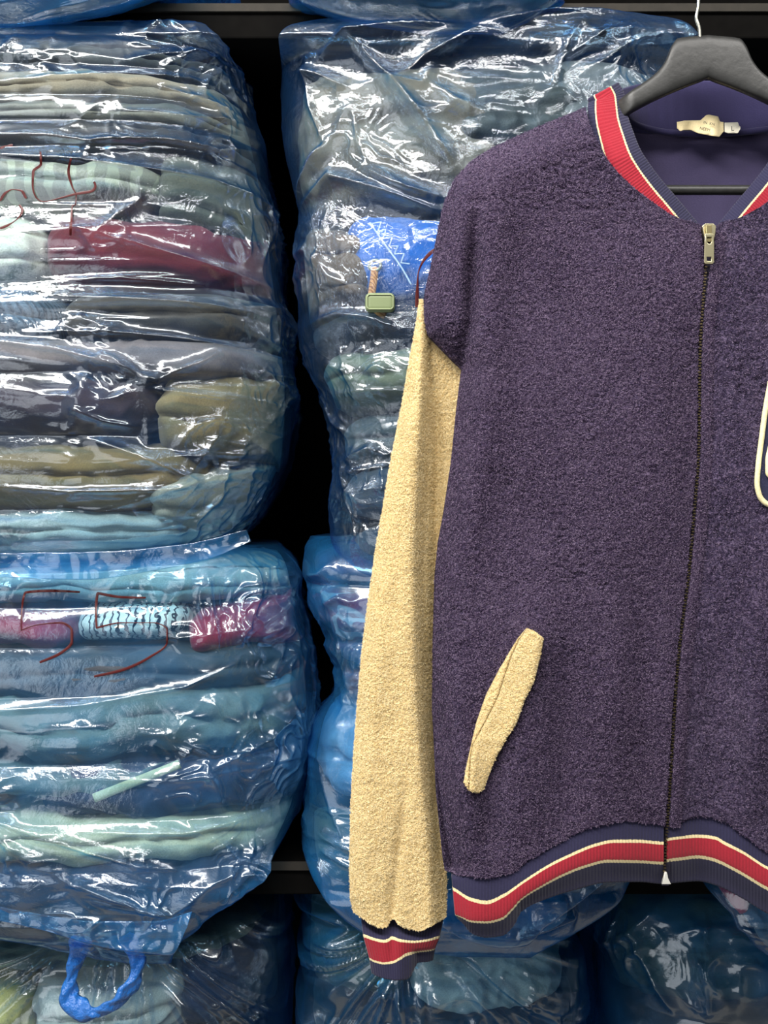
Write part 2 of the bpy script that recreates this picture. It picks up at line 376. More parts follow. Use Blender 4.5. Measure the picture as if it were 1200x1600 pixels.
def flap(name, parent, top, bot, y0, mat, seed, n=140):
    """the loose welded edge of a bag: a doubled sheet of film hanging below its filled part"""
    px = np.linspace(top[0][0], top[-1][0], n)[None]; v = np.linspace(0, 1, 24)[:, None]
    t = np.array(densify(top, 2.0)); b = np.array(densify(bot, 2.0))
    k = np.linspace(0, 1, n); tx = np.interp(k, np.linspace(0, 1, len(t)), t[:, 0]); ty = np.interp(k, np.linspace(0, 1, len(t)), t[:, 1]); bx = np.interp(k, np.linspace(0, 1, len(b)), b[:, 0]); byy = np.interp(k, np.linspace(0, 1, len(b)), b[:, 1])
    px = tx[None]*(1-v)+bx[None]*v; py = ty[None]*(1-v)+byy[None]*v
    y = y0+0.003*perlin(px*0.02, py*0.05, None, seed)+0.0018*(1-2*np.abs(perlin(px*0.05, py*0.03, None, seed+1)))-0.003*v
    return grid(name, np.stack([X(px, y), y, Z(py, y)], -1), mat, parent, skirt=0.002)
def garment(bag, name, label, cat, mat, x0, x1, yl, yr, h, folds=2, inset=0.007, seed=0, depth=0.22, wr=1.0, NU=150, NV=72, group=None, bulge=0.012, slope_noise=10):
    """one folded piece of clothing packed against the front of its bag: a rounded stack of fold layers with creases"""
    u = np.linspace(-1, 1, NU); u = np.sign(u)*np.abs(u)**0.85
    ph = np.r_[np.linspace(-np.pi*0.5, np.pi*0.5, int(NV*0.72), endpoint=False), np.linspace(np.pi*0.5, np.pi*1.5, NV-int(NV*0.72), endpoint=False)]
    S = lambda v, e: np.sign(v)*np.abs(v)**e
    U = np.repeat(u[:, None], len(ph), 1); e = np.clip(1-np.abs(U)**7, 0, 1)**0.40; e = np.maximum(e, 0.02)
    t = S(np.sin(ph), 0.75)[None]*e; cdep = S(np.cos(ph), 0.55)[None]*e
    px = (x0+x1)/2+(x1-x0)/2*U; bag.lobes.append((x0, x1, yl, yr, h))
    mid = yl+(yr-yl)*(px-x0)/(x1-x0)+slope_noise*perlin(px*0.012, 0*px, None, seed+3)
    py = mid+h/2*t
    xl, xr, _, _ = bag.sec(py); px = np.clip(px, xl+24, xr-24)
    yf = bag.front(px, py)+inset
    yf = yf+bulge*np.abs(t)**2.5
    if folds > 1:
        g = np.abs(np.sin(np.pi*folds*(t+1)/2+0.5*perlin(px*0.01, t, None, seed+4)))
        yf = yf+0.010*(1-np.clip(g*1.6, 0, 1))**1.5
    yb = yf+depth
    y = (yf+yb)/2-(yb-yf)/2*cdep
    tp = bag.taper(np.clip((y-yf)/0.54, 0, 1)); px = (xl+xr)/2+(px-(xl+xr)/2)*tp
    P = np.stack([X(px, bag.D), y, Z(py, bag.D)], -1)
    x, yy, z = P[..., 0], P[..., 1], P[..., 2]
    n = normals(P); s_ = np.sign((n[..., 1]*(cdep < 0)-n[..., 1]*(cdep > 0)).mean()); n = n*(s_ if s_ else 1)
    wv = 0.0045*perlin(x*16, z*38, yy*16, seed)+0.003*(1-2*np.abs(perlin(x*34+2*perlin(x*10, z*10, yy*10, seed+7), z*50, yy*30, seed+1)))
    amp = wr*np.clip(1.2-np.abs(U)**8, 0.1, 1)
    P = P+n*(wv*amp)[..., None]-np.array([0, 0, 0])
    P[..., 1] = np.maximum(P[..., 1], bag.front(px, py)+0.0035+0.009*np.abs(t)**3)
    _, _, sf, sb = bag.sec(py); q = np.clip(np.abs((P[..., 1]-(sf+sb)/2)/((sb-sf)/2)), 0, 0.999)
    half = (X(xr, bag.D)-X(xl, bag.D))/2*(1-q**bag.n)**(1/bag.n)*bag.taper(np.clip((P[..., 1]-sf)/(sb-sf), 0, 1)); cx0 = (X(xr, bag.D)+X(xl, bag.D))/2
    half = np.maximum(half-0.010, 0.01); P[..., 0] = np.clip(P[..., 0], cx0-half, cx0+half)
    # wraps round (columns), closed at both ends
    a = P[:1].mean(1, keepdims=True)+0*P[:1]; b = P[-1:].mean(1, keepdims=True)+0*P[-1:]
    P = np.concatenate([a, P, b], 0)
    o = grid(name, P, mat, None, wrap=True)
    tag(o, label, cat, group); o['_bag'] = 1; del o['_bag']
    return o

FILM_A = film_mat('blue_film', crink=0.42, floor=0.16)
FILM_U = film_mat('crinkled_blue_film', crink=0.7, floor=0.4, haze=0.04, clear=(0.76, 0.87, 0.94))
FILM_B = film_mat('blue_film_lower', mid=(0.26, 0.64, 0.90), milk=(40, 150, 224), deep=(0.05, 0.36, 0.76), clear=(0.72, 0.88, 0.92), haze=0.11)
FILM_L = film_mat('milky_blue_film', mid=(0.26, 0.64, 0.90), milk=(40, 150, 224), deep=(0.05, 0.36, 0.76), clear=(0.62, 0.82, 0.95), haze=0.26)
FILM_T = film_mat('lit_azure_film', mid=(0.26, 0.64, 0.90), milk=(40, 150, 224), deep=(0.05, 0.36, 0.76), clear=(0.50, 0.80, 0.96), haze=0.30)  # extra milkiness stands in for light reaching this bag from above
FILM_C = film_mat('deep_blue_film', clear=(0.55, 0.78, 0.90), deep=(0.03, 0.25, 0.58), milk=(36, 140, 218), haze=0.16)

# --- upper bag of the column at the frame's edge
UL = Bag([(27, -120, 280, 1.166, 1.180), (36, -200, 335, 1.152, 1.181), (58, -250, 368, 1.142, 1.182), (74, -255, 382, 1.138, 1.50), (120, -268, 398, 1.132, 1.62), (200, -275, 420, 1.125, 1.65), (330, -280, 442, 1.120, 1.66), (480, -285, 462, 1.118, 1.66),
          (600, -285, 474, 1.116, 1.66), (700, -280, 468, 1.118, 1.66), (780, -270, 425, 1.124, 1.65), (835, -250, 375, 1.135, 1.64), (870, -200, 300, 1.150, 1.62), (890, -150, 240, 1.18, 1.55)])
b1 = thing('plastic_bag', 'bulging blue bag marked 54 in red, stacked on top of the bag marked 55', 'bag', (float(X(100, 1.16)), 1.4, float(Z(888, 1.16))), 'see-through blue bags of clothes')
UL.film(b1, FILM_A, 3, folds=[
    ([(0, 150), (150, 138), (230, 132), (320, 122)], 0.010, 9), ([(205, 108), (262, 92), (312, 80), (330, 60)], 0.010, 9),
    ([(250, 145), (320, 158), (385, 165)], 0.008, 8), ([(0, 228), (90, 232), (160, 243), (260, 232), (335, 235), (384, 212)], 0.012, 9),
    ([(0, 258), (110, 268), (230, 282), (330, 286), (440, 302)], 0.012, 10), ([(200, 190), (290, 190), (380, 172)], 0.008, 8),
    ([(230, 285), (232, 325), (190, 360), (150, 400)], 0.008, 8), ([(100, 365), (200, 390), (330, 420), (430, 440)], 0.008, 9),
    ([(70, 455), (200, 448), (330, 452)], 0.009, 8), ([(90, 475), (220, 480), (330, 482), (400, 490)], 0.010, 8), ([(60, 530), (180, 530), (300, 535), (340, 540)], 0.010, 8),
    ([(0, 540), (120, 558), (200, 580), (255, 600)], 0.012, 9), ([(255, 600), (320, 570), (350, 550)], 0.009, 8), ([(250, 615), (320, 622), (385, 628)], 0.009, 8),
    ([(120, 640), (180, 665), (225, 672)], 0.008, 7), ([(160, 690), (230, 715), (320, 758)], 0.013, 10), ([(0, 760), (130, 770), (280, 765), (325, 748)], 0.009, 8),
    ([(140, 650), (150, 610), (130, 590)], 0.007, 7), ([(380, 120), (388, 180), (384, 215)], 0.008, 8), ([(370, 480), (420, 470), (440, 500)], 0.007, 8),
    ([(330, 745), (370, 735), (420, 730)], 0.009, 8)], amp=0.8, horiz=0.7, spots=[(400, 330, 55), (425, 490, 50), (330, 800, 90), (250, 610, 32), (310, 95, 60), (60, 110, 60), (180, 380, 40), (420, 610, 40)])
G = lambda *a, **k: garment(UL, *a, **k)
G('folded_trousers', 'dark charcoal folded trousers topmost in the bag marked 54', 'trousers', fabric((52, 54, 52)), -230, 385, 95, 95, 56, seed=1)
G('folded_shirt', 'greyish beige folded shirt under the charcoal trousers in bag 54', 'shirt', fabric((152, 138, 118)), -240, 395, 140, 142, 62, seed=2, inset=0.004)
G('folded_jacket', 'taupe grey folded jacket, third from top in bag 54', 'jacket', fabric((128, 124, 112), True), -245, 400, 188, 180, 48, seed=3)
G('folded_trousers', 'brownish black folded trousers above the striped shirt in bag 54', 'trousers', fabric((56, 50, 48)), -245, 412, 226, 222, 44, 1, seed=4)
G('folded_shirt', 'pale green and cream striped shirt behind the red 54 marking', 'shirt', fabric((140, 142, 130), stripes=('X', 16, (165, 170, 152), 0.55)), -245, 262, 288, 288, 88, 2, seed=5)
G('folded_sweatshirt', 'sage grey folded sweatshirt above the end of the maroon jumper', 'sweatshirt', fabric((92, 94, 84)), 240, 440, 290, 320, 150, 3, seed=6)
G('folded_shirt', 'off-white folded shirt beside the maroon jumper in bag 54', 'shirt', fabric((222, 222, 205)), -245, 78, 385, 392, 118, 3, seed=7)
G('folded_jumper', 'maroon folded jumper in the middle of the bag marked 54', 'jumper', fabric((108, 40, 48)), 62, 456, 388, 400, 118, 1, seed=8)
G('folded_jumper', 'slate blue ribbed jumper below the off-white shirt in bag 54', 'jumper', fabric((86, 106, 124), stripes=('DIAGONAL', 60, (60, 76, 92), 0.6)), -245, 100, 494, 500, 92, 2, seed=9)
G('folded_trousers', 'charcoal brown folded trousers directly under the maroon jumper', 'trousers', fabric((74, 68, 62)), 90, 460, 496, 494, 84, 2, seed=10)
G('folded_shirt', 'mauve grey folded shirt above the dark plum jumper in bag 54', 'shirt', fabric((126, 114, 114)), -245, 452, 562, 560, 62, 1, seed=11)
G('folded_jumper', 'dark plum brown folded jumper ending in a rounded fold in bag 54', 'jumper', fabric((58, 45, 50)), -245, 258, 640, 630, 96, 1, seed=12)
G('folded_chinos', 'olive khaki chinos with a crumpled rounded end in bag 54', 'chinos', fabric((134, 116, 82)), 240, 474, 652, 648, 138, 2, seed=13, wr=1.6)
G('folded_chinos', 'brownish olive chinos below the plum jumper in bag 54', 'chinos', fabric((120, 102, 66)), -245, 335, 738, 748, 110, 2, seed=14)
G('folded_shirt', 'grey green crumpled shirt near the lower corner of bag 54', 'shirt', fabric((148, 148, 134)), 225, 425, 792, 770, 100, 2, seed=15, wr=1.8)
G('folded_shirt', 'pale blue folded shirt lowest in the bag marked 54', 'shirt', fabric((150, 170, 172)), -240, 345, 826, 832, 66, 2, seed=16)
UL.close()
UL.writing([[(63, 237), (64, 256), (52, 268), (51, 290), (56, 308), (68, 315), (95, 309), (118, 303), (144, 298), (149, 291), (147, 284)], [(111, 247), (107, 268), (113, 292), (119, 306), (118, 319), (113, 322), (111, 345), (110, 368)],
            [(0, 314), (8, 302), (20, 296), (33, 298), (41, 310)], [(30, 320), (35, 328), (28, 341), (12, 352), (0, 357)], [(0, 232), (10, 228), (20, 227)]], 0.0012, b1)

flap('welded_edge', b1, [(-225, 846), (-120, 860), (0, 864), (150, 862), (290, 850), (385, 828)], [(-228, 852), (-120, 895), (0, 902), (130, 906), (240, 892), (330, 872), (392, 846)], 1.120, FILM_L, 5)
# --- lower bag of the same column
LL = Bag([(856, -200, 436, 1.20, 1.58), (874, -250, 458, 1.165, 1.62), (900, -275, 474, 1.140, 1.65), (960, -290, 486, 1.128, 1.66), (1050, -295, 503, 1.120, 1.66), (1150, -295, 511, 1.112, 1.66), (1240, -290, 500, 1.106, 1.64),
          (1300, -280, 480, 1.102, 1.55), (1345, -260, 446, 1.100, 1.30), (1380, -230, 404, 1.100, 1.176), (1420, -120, 344, 1.104, 1.172), (1455, 60, 298, 1.112, 1.165), (1478, 150, 282, 1.122, 1.150), (1490, 225, 274, 1.130, 1.142)], n=3.4)
b2 = thing('plastic_bag', 'blue bag marked 55 in red, sagging over the shelf edge under bag 54', 'bag', (float(X(100, 1.16)), 1.4, Z_LOW), 'see-through blue bags of clothes')
LL.film(b2, FILM_B, 23, folds=[
    ([(0, 895), (150, 893), (300, 880), (420, 850)], 0.014, 10), ([(315, 870), (330, 930), (345, 1015)], 0.010, 8), ([(360, 960), (375, 1000), (395, 935), (380, 870)], 0.010, 8),
    ([(0, 1100), (150, 1090), (300, 1065), (370, 1035)], 0.007, 8), ([(0, 1250), (110, 1283), (230, 1320), (300, 1335)], 0.013, 9), ([(150, 1275), (300, 1278), (430, 1262)], 0.009, 9),
    ([(0, 1260), (60, 1300), (150, 1350), (270, 1395)], 0.011, 9), ([(100, 1130), (145, 1122), (140, 1165), (105, 1140)], 0.006, 7), ([(340, 1190), (420, 1150), (460, 1120)], 0.008, 9),
    ([(160, 1372), (280, 1395), (360, 1340)], 0.008, 9), ([(440, 1010), (420, 1060), (400, 1055)], 0.007, 9), ([(120, 1420), (220, 1462), (275, 1470)], 0.008, 8)], amp=0.9, horiz=0.55, hz_scale=(1.6, 5.5), spots=[(380, 920, 80), (430, 1180, 70), (330, 1190, 40), (250, 915, 60), (60, 905, 50), (20, 1220, 50), (230, 1370, 60), (430, 1010, 50)])
G = lambda *a, **k: garment(LL, *a, **k)
G('folded_shirt', 'aqua folded shirt topmost in the bag marked 55', 'shirt', fabric((160, 178, 178)), -240, 455, 908, 905, 80, 3, seed=21)
G('folded_jumper', 'rose red folded jumper beside the zebra top in bag 55', 'jumper', fabric((156, 52, 70)), -245, 132, 972, 980, 62, 1, seed=22)
G('folded_blouse', 'zebra striped white and black top between two red jumpers in bag 55', 'blouse', fabric((220, 222, 215), stripes=('X', 42, (30, 32, 40), 0.70)), 118, 302, 976, 972, 60, 1, seed=23)
G('folded_jumper', 'bright red folded jumper at the side of bag 55 past the zebra top', 'jumper', fabric((160, 38, 64)), 288, 470, 990, 972, 84, 1, seed=24)
G('folded_sweatshirt', 'dark slate sweatshirt under the red and zebra pieces in bag 55', 'sweatshirt', fabric((66, 72, 80)), -245, 478, 1050, 1042, 84, 2, seed=25)
G('folded_sweatshirt', 'slate teal thick sweatshirt with soft folds in bag 55', 'sweatshirt', fabric((112, 124, 124)), -245, 490, 1140, 1112, 112, 2, seed=26, wr=1.8, slope_noise=26)
G('folded_sweatshirt', 'grey teal sweatshirt lying under the thicker one in bag 55', 'sweatshirt', fabric((102, 114, 116)), -245, 300, 1210, 1212, 62, 1, seed=27, wr=1.5)
ct = G('folded_jacket', 'navy folded jacket with a cream edge in bag 55', 'jacket', fabric((48, 54, 78)), 60, 492, 1232, 1214, 96, 1, seed=28)
G('folded_shirt', 'mint cream folded shirt near the bottom of bag 55', 'shirt', fabric((192, 184, 158)), -240, 466, 1300, 1296, 88, 2, seed=29)
G('folded_trousers', 'dark navy trousers sagging below the mint shirt in bag 55', 'trousers', fabric((52, 60, 82)), -235, 418, 1372, 1362, 74, 1, seed=30, depth=0.05)
G('folded_trousers', 'dark brown folded trousers lowest in the bag marked 55', 'trousers', fabric((56, 48, 50)), 20, 315, 1418, 1418, 56, 1, seed=31, depth=0.035)
def lin_densify(pts, step):
    P = np.asarray(pts, float); L = np.r_[0, np.cumsum(np.hypot(*np.diff(P, axis=0).T))]; k = np.unique(np.r_[np.arange(0, L[-1], step), L]); return np.stack([np.interp(k, L, P[:, i]) for i in (0, 1)], 1)
def strip_on(bag, pts, wpx, name, mat, parent, inset=0.0035, sharp=False):
    q = lin_densify(pts, 3.0) if sharp else densify(pts, 3.0); yv = bag.front(q[:, 0], q[:, 1])+inset
    P = np.stack([X(q[:, 0], bag.D), yv, Z(q[:, 1], bag.D)], 1)
    return tube(name, P, wpx/FPX*bag.D, mat, parent, n=10, flat=0.5)
strip_on(LL, [(166, 1228), (200, 1215), (250, 1196), (292, 1180)], 7, 'cream_edging', fabric((196, 192, 160)), ct, 0.004)
LL.close()
LL.writing([[(125, 925), (80, 923), (40, 926), (34, 955), (33, 985), (60, 976), (95, 973), (112, 985), (112, 1002), (95, 1020), (62, 1035)],
            [(228, 934), (190, 933), (153, 927), (150, 955), (151, 981), (190, 973), (240, 973), (261, 984), (261, 1003), (235, 1026), (190, 1047), (147, 1057)]], 0.0012, b2)

flap('welded_edge', b2, [(-60, 1405), (40, 1425), (150, 1440), (240, 1440), (300, 1425)], [(-70, 1425), (60, 1452), (160, 1480), (225, 1490), (266, 1493), (292, 1450)], 1.098, FILM_L, 6)
# --- upper bag of the column behind the jacket
UR = Bag([(14, 616, 1000, 1.168, 1.180), (28, 476, 1080, 1.160, 1.181), (44, 428, 1100, 1.150, 1.182), (58, 416, 1110, 1.146, 1.183), (76, 408, 1116, 1.142, 1.55), (100, 403, 1120, 1.145, 1.62), (180, 406, 1160, 1.135, 1.65), (250, 422, 1165, 1.136, 1.65), (306, 438, 1165, 1.137, 1.65), (340, 428, 1165, 1.138, 1.65),
          (430, 434, 1165, 1.139, 1.65), (540, 450, 1165, 1.137, 1.65), (620, 484, 1160, 1.132, 1.65), (700, 500, 1150, 1.132, 1.65), (820, 496, 1140, 1.135, 1.65), (890, 506, 1120, 1.140, 1.63), (920, 524, 1090, 1.16, 1.60), (934, 566, 1050, 1.19, 1.52)], n=3.8)
b3 = thing('plastic_bag', 'wide crumpled blue bag behind the jacket, filled with grey and blue jackets', 'bag', (float(X(790, 1.16)), 1.4, float(Z(930, 1.16))), 'see-through blue bags of clothes')
UR.film(b3, FILM_U, 43, folds=[
    ([(462, 98), (500, 115), (530, 135), (525, 145)], 0.016, 9), ([(498, 92), (545, 62), (620, 52), (700, 45)], 0.018, 12), ([(550, 62), (590, 110), (620, 145), (660, 200), (708, 275)], 0.022, 11),
    ([(615, 142), (665, 100), (700, 85), (765, 50), (850, 22), (960, 15)], 0.020, 12), ([(620, 140), (660, 145), (672, 120), (670, 108)], 0.012, 8), ([(670, 140), (710, 175), (740, 192)], 0.014, 10),
    ([(478, 90), (485, 160), (505, 222)], 0.012, 9), ([(508, 228), (470, 275), (460, 300)], 0.016, 12), ([(490, 258), (502, 240), (512, 228)], 0.010, 8),
    ([(460, 310), (500, 290), (520, 275), (580, 300), (650, 330), (690, 345)], 0.020, 12), ([(560, 262), (620, 300), (680, 325)], 0.014, 10), ([(590, 270), (640, 310), (690, 320)], 0.010, 8),
    ([(730, 230), (755, 200), (772, 160), (778, 130)], 0.014, 9), ([(855, 165), (880, 80), (905, 40)], 0.014, 9), ([(870, 110), (940, 60), (1000, 55)], 0.012, 10), ([(900, 130), (970, 80), (1010, 60)], 0.010, 9),
    ([(480, 500), (530, 490), (580, 500), (625, 520)], 0.010, 8), ([(500, 560), (545, 580), (560, 610)], 0.008, 8), ([(515, 612), (600, 612), (640, 614)], 0.006, 6), ([(540, 720), (580, 700), (610, 715)], 0.009, 8),
    ([(545, 740), (600, 730), (605, 780)], 0.008, 8), ([(490, 385), (520, 430), (545, 445)], 0.007, 7), ([(584, 410), (586, 450), (594, 500)], 0.005, 26)], amp=1.1, horiz=0.15, crumple=0.9, NCF=480, lobe=0.002, spots=[(480, 400, 60), (930, 110, 90), (700, 190, 90), (570, 220, 70), (590, 580, 60), (580, 760, 70)])
G = lambda *a, **k: garment(UR, *a, **k)
G('folded_jacket', 'light taupe nylon jacket crumpled at the top of the bag behind the jacket', 'jacket', fabric((130, 114, 96), True), 452, 800, 197, 207, 250, 2, seed=41, wr=1.5, inset=0.012)
G('folded_jacket', 'dark grey nylon jacket between the taupe one and the hanger', 'jacket', fabric((76, 76, 70), True), 690, 930, 175, 172, 190, 2, seed=42, wr=1.5, inset=0.014)
G('folded_jacket', 'silver grey nylon jacket behind the black hanger', 'jacket', fabric((122, 118, 112), True), 840, 1150, 170, 170, 200, 2, seed=43, wr=1.5, inset=0.012)
G('folded_shirt', 'tan brown wrinkled shirt beside the bright blue windbreaker', 'shirt', fabric((118, 92, 70)), 466, 580, 395, 425, 150, 3, seed=44, wr=1.8)
wb = thing('folded_windbreaker', 'bright blue windbreaker with white zigzag stitching and an orange cord', 'jacket', (float(X(640, 1.16)), 1.3, float(Z(400, 1.16))))
wb_body = G('body', '', '', fabric((52, 108, 186)), 535, 780, 395, 410, 160, 1, seed=45, wr=0.9, inset=0.009)
for k_ in ('label', 'category'): del wb_body[k_]
wb_body.parent = wb; wb_body.matrix_parent_inverse = wb.matrix_world.inverted(); wb_body.name = 'windbreaker_body'
M_STITCH = fabric((205, 215, 225)); M_CORD = fabric((222, 150, 84), stripes=('DIAGONAL', 160, (170, 96, 50), 0.7)); M_LOCK = plain('olive_plastic', (122, 134, 96), 0.45); M_EYE = plain('eyelet_metal', (170, 165, 140), 0.35, metal=0.7)
strip_on(UR, [(578, 352), (600, 385), (628, 425), (642, 450)], 1.3, 'stitching', M_STITCH, wb, 0.001)
strip_on(UR, [(580, 354), (596, 352), (590, 366), (603, 364), (598, 378), (613, 376), (608, 390), (622, 390), (616, 402), (631, 402), (626, 416), (640, 418)], 0.9, 'zigzag_stitching', M_STITCH, wb, 0.001, True)
strip_on(UR, [(586, 420), (584, 440), (581, 465), (583, 478), (595, 492), (602, 496)], 6.0, 'drawcord', M_CORD, wb, 0.005)
a_ = np.linspace(0, 2*np.pi, 25); q = np.stack([586+9*np.cos(a_), 417+8*np.sin(a_)], 1); yv = UR.front(q[:, 0], q[:, 1])+0.005
tube('eyelet', np.stack([X(q[:, 0], 1.16), yv, Z(q[:, 1], 1.16)], 1), 0.0016, M_EYE, wb, n=6)
lk = box('cord_lock', (float(X(571, 1.16)), 1.134, float(Z(494, 1.16))), (float(X(617, 1.16)), 1.144, float(Z(464, 1.16))), M_LOCK, wb)
rr_ = [(577, 468), (611, 468), (614, 471), (614, 487), (611, 490), (577, 490), (574, 487), (574, 471), (577, 468)]; rq = lin_densify(rr_, 1.5)
tube('lock_rim', np.stack([X(rq[:, 0], 1.16), np.full(len(rq), 1.1338), Z(rq[:, 1], 1.16)], 1), 0.0007, plain('pale_olive_rim', (150, 162, 122), 0.45), lk, n=6)
md = lk.modifiers.new('round', 'BEVEL'); md.width = 0.006; md.segments = 4
G('folded_trousers', 'black folded trousers under the bright blue windbreaker', 'trousers', fabric((40, 38, 38)), 472, 1140, 506, 512, 56, 1, seed=46)
G('folded_sweatshirt', 'sage green sweatshirt below the black trousers, beside the cream sleeve', 'sweatshirt', fabric((118, 120, 98)), 486, 1130, 584, 588, 100, 2, seed=47)
G('folded_trousers', 'charcoal grey trousers below the sage sweatshirt, beside the cream sleeve', 'trousers', fabric((74, 80, 78)), 525, 1130, 680, 676, 88, 2, seed=48)
G('folded_jacket', 'dark grey blue jacket above the navy lowest piece beside the sleeve', 'jacket', fabric((62, 72, 82)), 530, 1120, 770, 770, 90, 2, seed=49)
G('folded_jeans', 'dark navy folded jeans lowest in the bag behind the jacket', 'jeans', fabric((50, 66, 80)), 535, 1110, 862, 862, 84, 2, seed=50)
UR.close()
UR.writing([[(690, 384), (672, 396), (659, 412), (653, 430), (652, 452), (651, 480)]], 0.0016, b3)

# --- lower bag of that column
LR = Bag([(842, 454, 1000, 1.23, 1.56), (862, 447, 1020, 1.18, 1.6), (920, 454, 1030, 1.155, 1.64), (1000, 484, 1035, 1.145, 1.65), (1080, 504, 1038, 1.138, 1.65), (1160, 464, 1040, 1.130, 1.65), (1240, 452, 1040, 1.124, 1.64), (1320, 454, 1030, 1.118, 1.55),
          (1370, 474, 1000, 1.114, 1.30), (1400, 502, 965, 1.112, 1.176), (1440, 554, 900, 1.114, 1.172), (1468, 634, 850, 1.120, 1.165), (1482, 704, 830, 1.130, 1.155)], n=3.8)
b4 = thing('plastic_bag', 'blue bag behind the cream sleeve, hanging below the striped jacket hem', 'bag', (float(X(760, 1.16)), 1.4, Z_LOW), 'see-through blue bags of clothes')
LR.film(b4, FILM_L, 63, folds=[([(475, 905), (500, 900), (520, 880)], 0.010, 9), ([(505, 950), (530, 935), (560, 945)], 0.010, 8), ([(500, 1300), (545, 1310), (600, 1320)], 0.008, 7), ([(505, 1320), (550, 1335), (600, 1340)], 0.008, 7),
    ([(500, 1180), (520, 1260), (540, 1300)], 0.008, 9), ([(690, 1430), (800, 1440), (900, 1400)], 0.010, 9)], amp=0.9, horiz=0.4, NCF=280, NR=220)
G = lambda *a, **k: garment(LR, *a, **k)
G('folded_trousers', 'indigo folded trousers topmost in the bag behind the cream sleeve', 'trousers', fabric((46, 50, 92)), 470, 1010, 892, 892, 52, 1, seed=61)
G('folded_dress', 'dark red floral dress with white blots beside the cream sleeve', 'dress', fabric((122, 40, 62), stripes=('DIAGONAL', 14, (190, 196, 190), 0.75)), 480, 1010, 962, 965, 94, 2, seed=62, wr=1.7)
G('folded_shirt', 'slate purple folded shirt under the red floral dress', 'shirt', fabric((92, 96, 122)), 505, 1010, 1030, 1036, 46, 1, seed=63)
G('folded_shirt', 'rusty orange folded shirt under the slate purple one', 'shirt', fabric((160, 78, 54)), 522, 1010, 1078, 1080, 56, 1, seed=64)
G('folded_blouse', 'light blue folded blouse low beside the cream sleeve', 'blouse', fabric((128, 170, 196)), 482, 1010, 1190, 1190, 150, 2, seed=65, wr=1.5)
G('folded_shirt', 'dark green folded shirt lowest beside the cream sleeve', 'shirt', fabric((66, 84, 74)), 478, 990, 1322, 1320, 100, 3, seed=66, depth=0.05)
G('folded_scarf', 'pale blue scarf sagging under the striped jacket hem', 'scarf', fabric((104, 140, 172)), 580, 880, 1414, 1410, 62, 1, seed=67, depth=0.035)

LR.close()
flap('welded_edge', b4, [(670, 1395), (760, 1380), (850, 1370), (950, 1360)], [(688, 1448), (730, 1470), (790, 1482), (822, 1478), (850, 1452), (900, 1415), (948, 1376)], 1.106, FILM_L, 7)
# --- third column, lower bag (its side shows past the hem)
RR = Bag([(900, 1090, 1560, 1.20, 1.58), (940, 1075, 1580, 1.16, 1.62), (1100, 1065, 1590, 1.14, 1.65), (1250, 1062, 1590, 1.125, 1.64), (1330, 1068, 1580, 1.118, 1.5), (1380, 1085, 1570, 1.112, 1.28), (1420, 1120, 1540, 1.110, 1.176), (1470, 1165, 1480, 1.112, 1.172),
          (1510, 1222, 1420, 1.12, 1.165), (1530, 1270, 1390, 1.13, 1.155)])
b5 = thing('plastic_bag', 'blue bag with a red garment showing under the hem past the zipper', 'bag', (float(X(1330, 1.16)), 1.4, Z_LOW), 'see-through blue bags of clothes')
RR.film(b5, FILM_B, 83, folds=[([(1110, 1420), (1150, 1430), (1200, 1450)], 0.009, 8), ([(1100, 1400), (1140, 1440), (1190, 1490)], 0.010, 9)], amp=0.8, horiz=0.4, NR=160, NCF=160)
garment(RR, 'folded_shirt', 'red folded shirt glowing through blue film under the jacket hem', 'shirt', fabric((190, 42, 66)), 1072, 1156, 1385, 1392, 58, 1, seed=81, depth=0.05, NU=60)
garment(RR, 'folded_shirt', 'slate grey folded shirt behind the red one under the hem', 'shirt', fabric((86, 98, 122)), 1075, 1570, 1300, 1300, 110, 2, seed=82)
garment(RR, 'folded_shirt', 'dusty blue folded shirt sagging over the shelf edge past the zipper', 'shirt', fabric((96, 120, 150)), 1110, 1540, 1430, 1445, 70, 2, seed=83, depth=0.045)
garment(RR, 'folded_sweatshirt', 'grey sweatshirt filling the bag behind the chest patch', 'sweatshirt', fabric((96, 96, 100)), 1075, 1570, 1100, 1100, 220, 3, seed=84, NU=60)
RR.close()
# third column, upper bag: only a dark corner of it shows behind the hanger
RU = Bag([(92, 1190, 1560, 1.30, 1.5), (110, 1150, 1580, 1.25, 1.58), (170, 1122, 1600, 1.215, 1.62), (400, 1172, 1600, 1.20, 1.65), (800, 1175, 1600, 1.20, 1.65), (890, 1180, 1580, 1.23, 1.6)])
b6 = thing('plastic_bag', 'shadowed dark blue bag glimpsed above the black hanger shoulder', 'bag', (float(X(1380, 1.16)), 1.4, float(Z(890, 1.16))), 'see-through blue bags of clothes')
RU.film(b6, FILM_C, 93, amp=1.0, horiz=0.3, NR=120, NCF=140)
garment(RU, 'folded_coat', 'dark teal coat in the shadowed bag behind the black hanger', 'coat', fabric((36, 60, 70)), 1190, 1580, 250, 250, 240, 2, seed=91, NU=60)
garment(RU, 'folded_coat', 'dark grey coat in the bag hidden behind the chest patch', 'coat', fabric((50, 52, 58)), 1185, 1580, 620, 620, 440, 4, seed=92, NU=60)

RU.close()
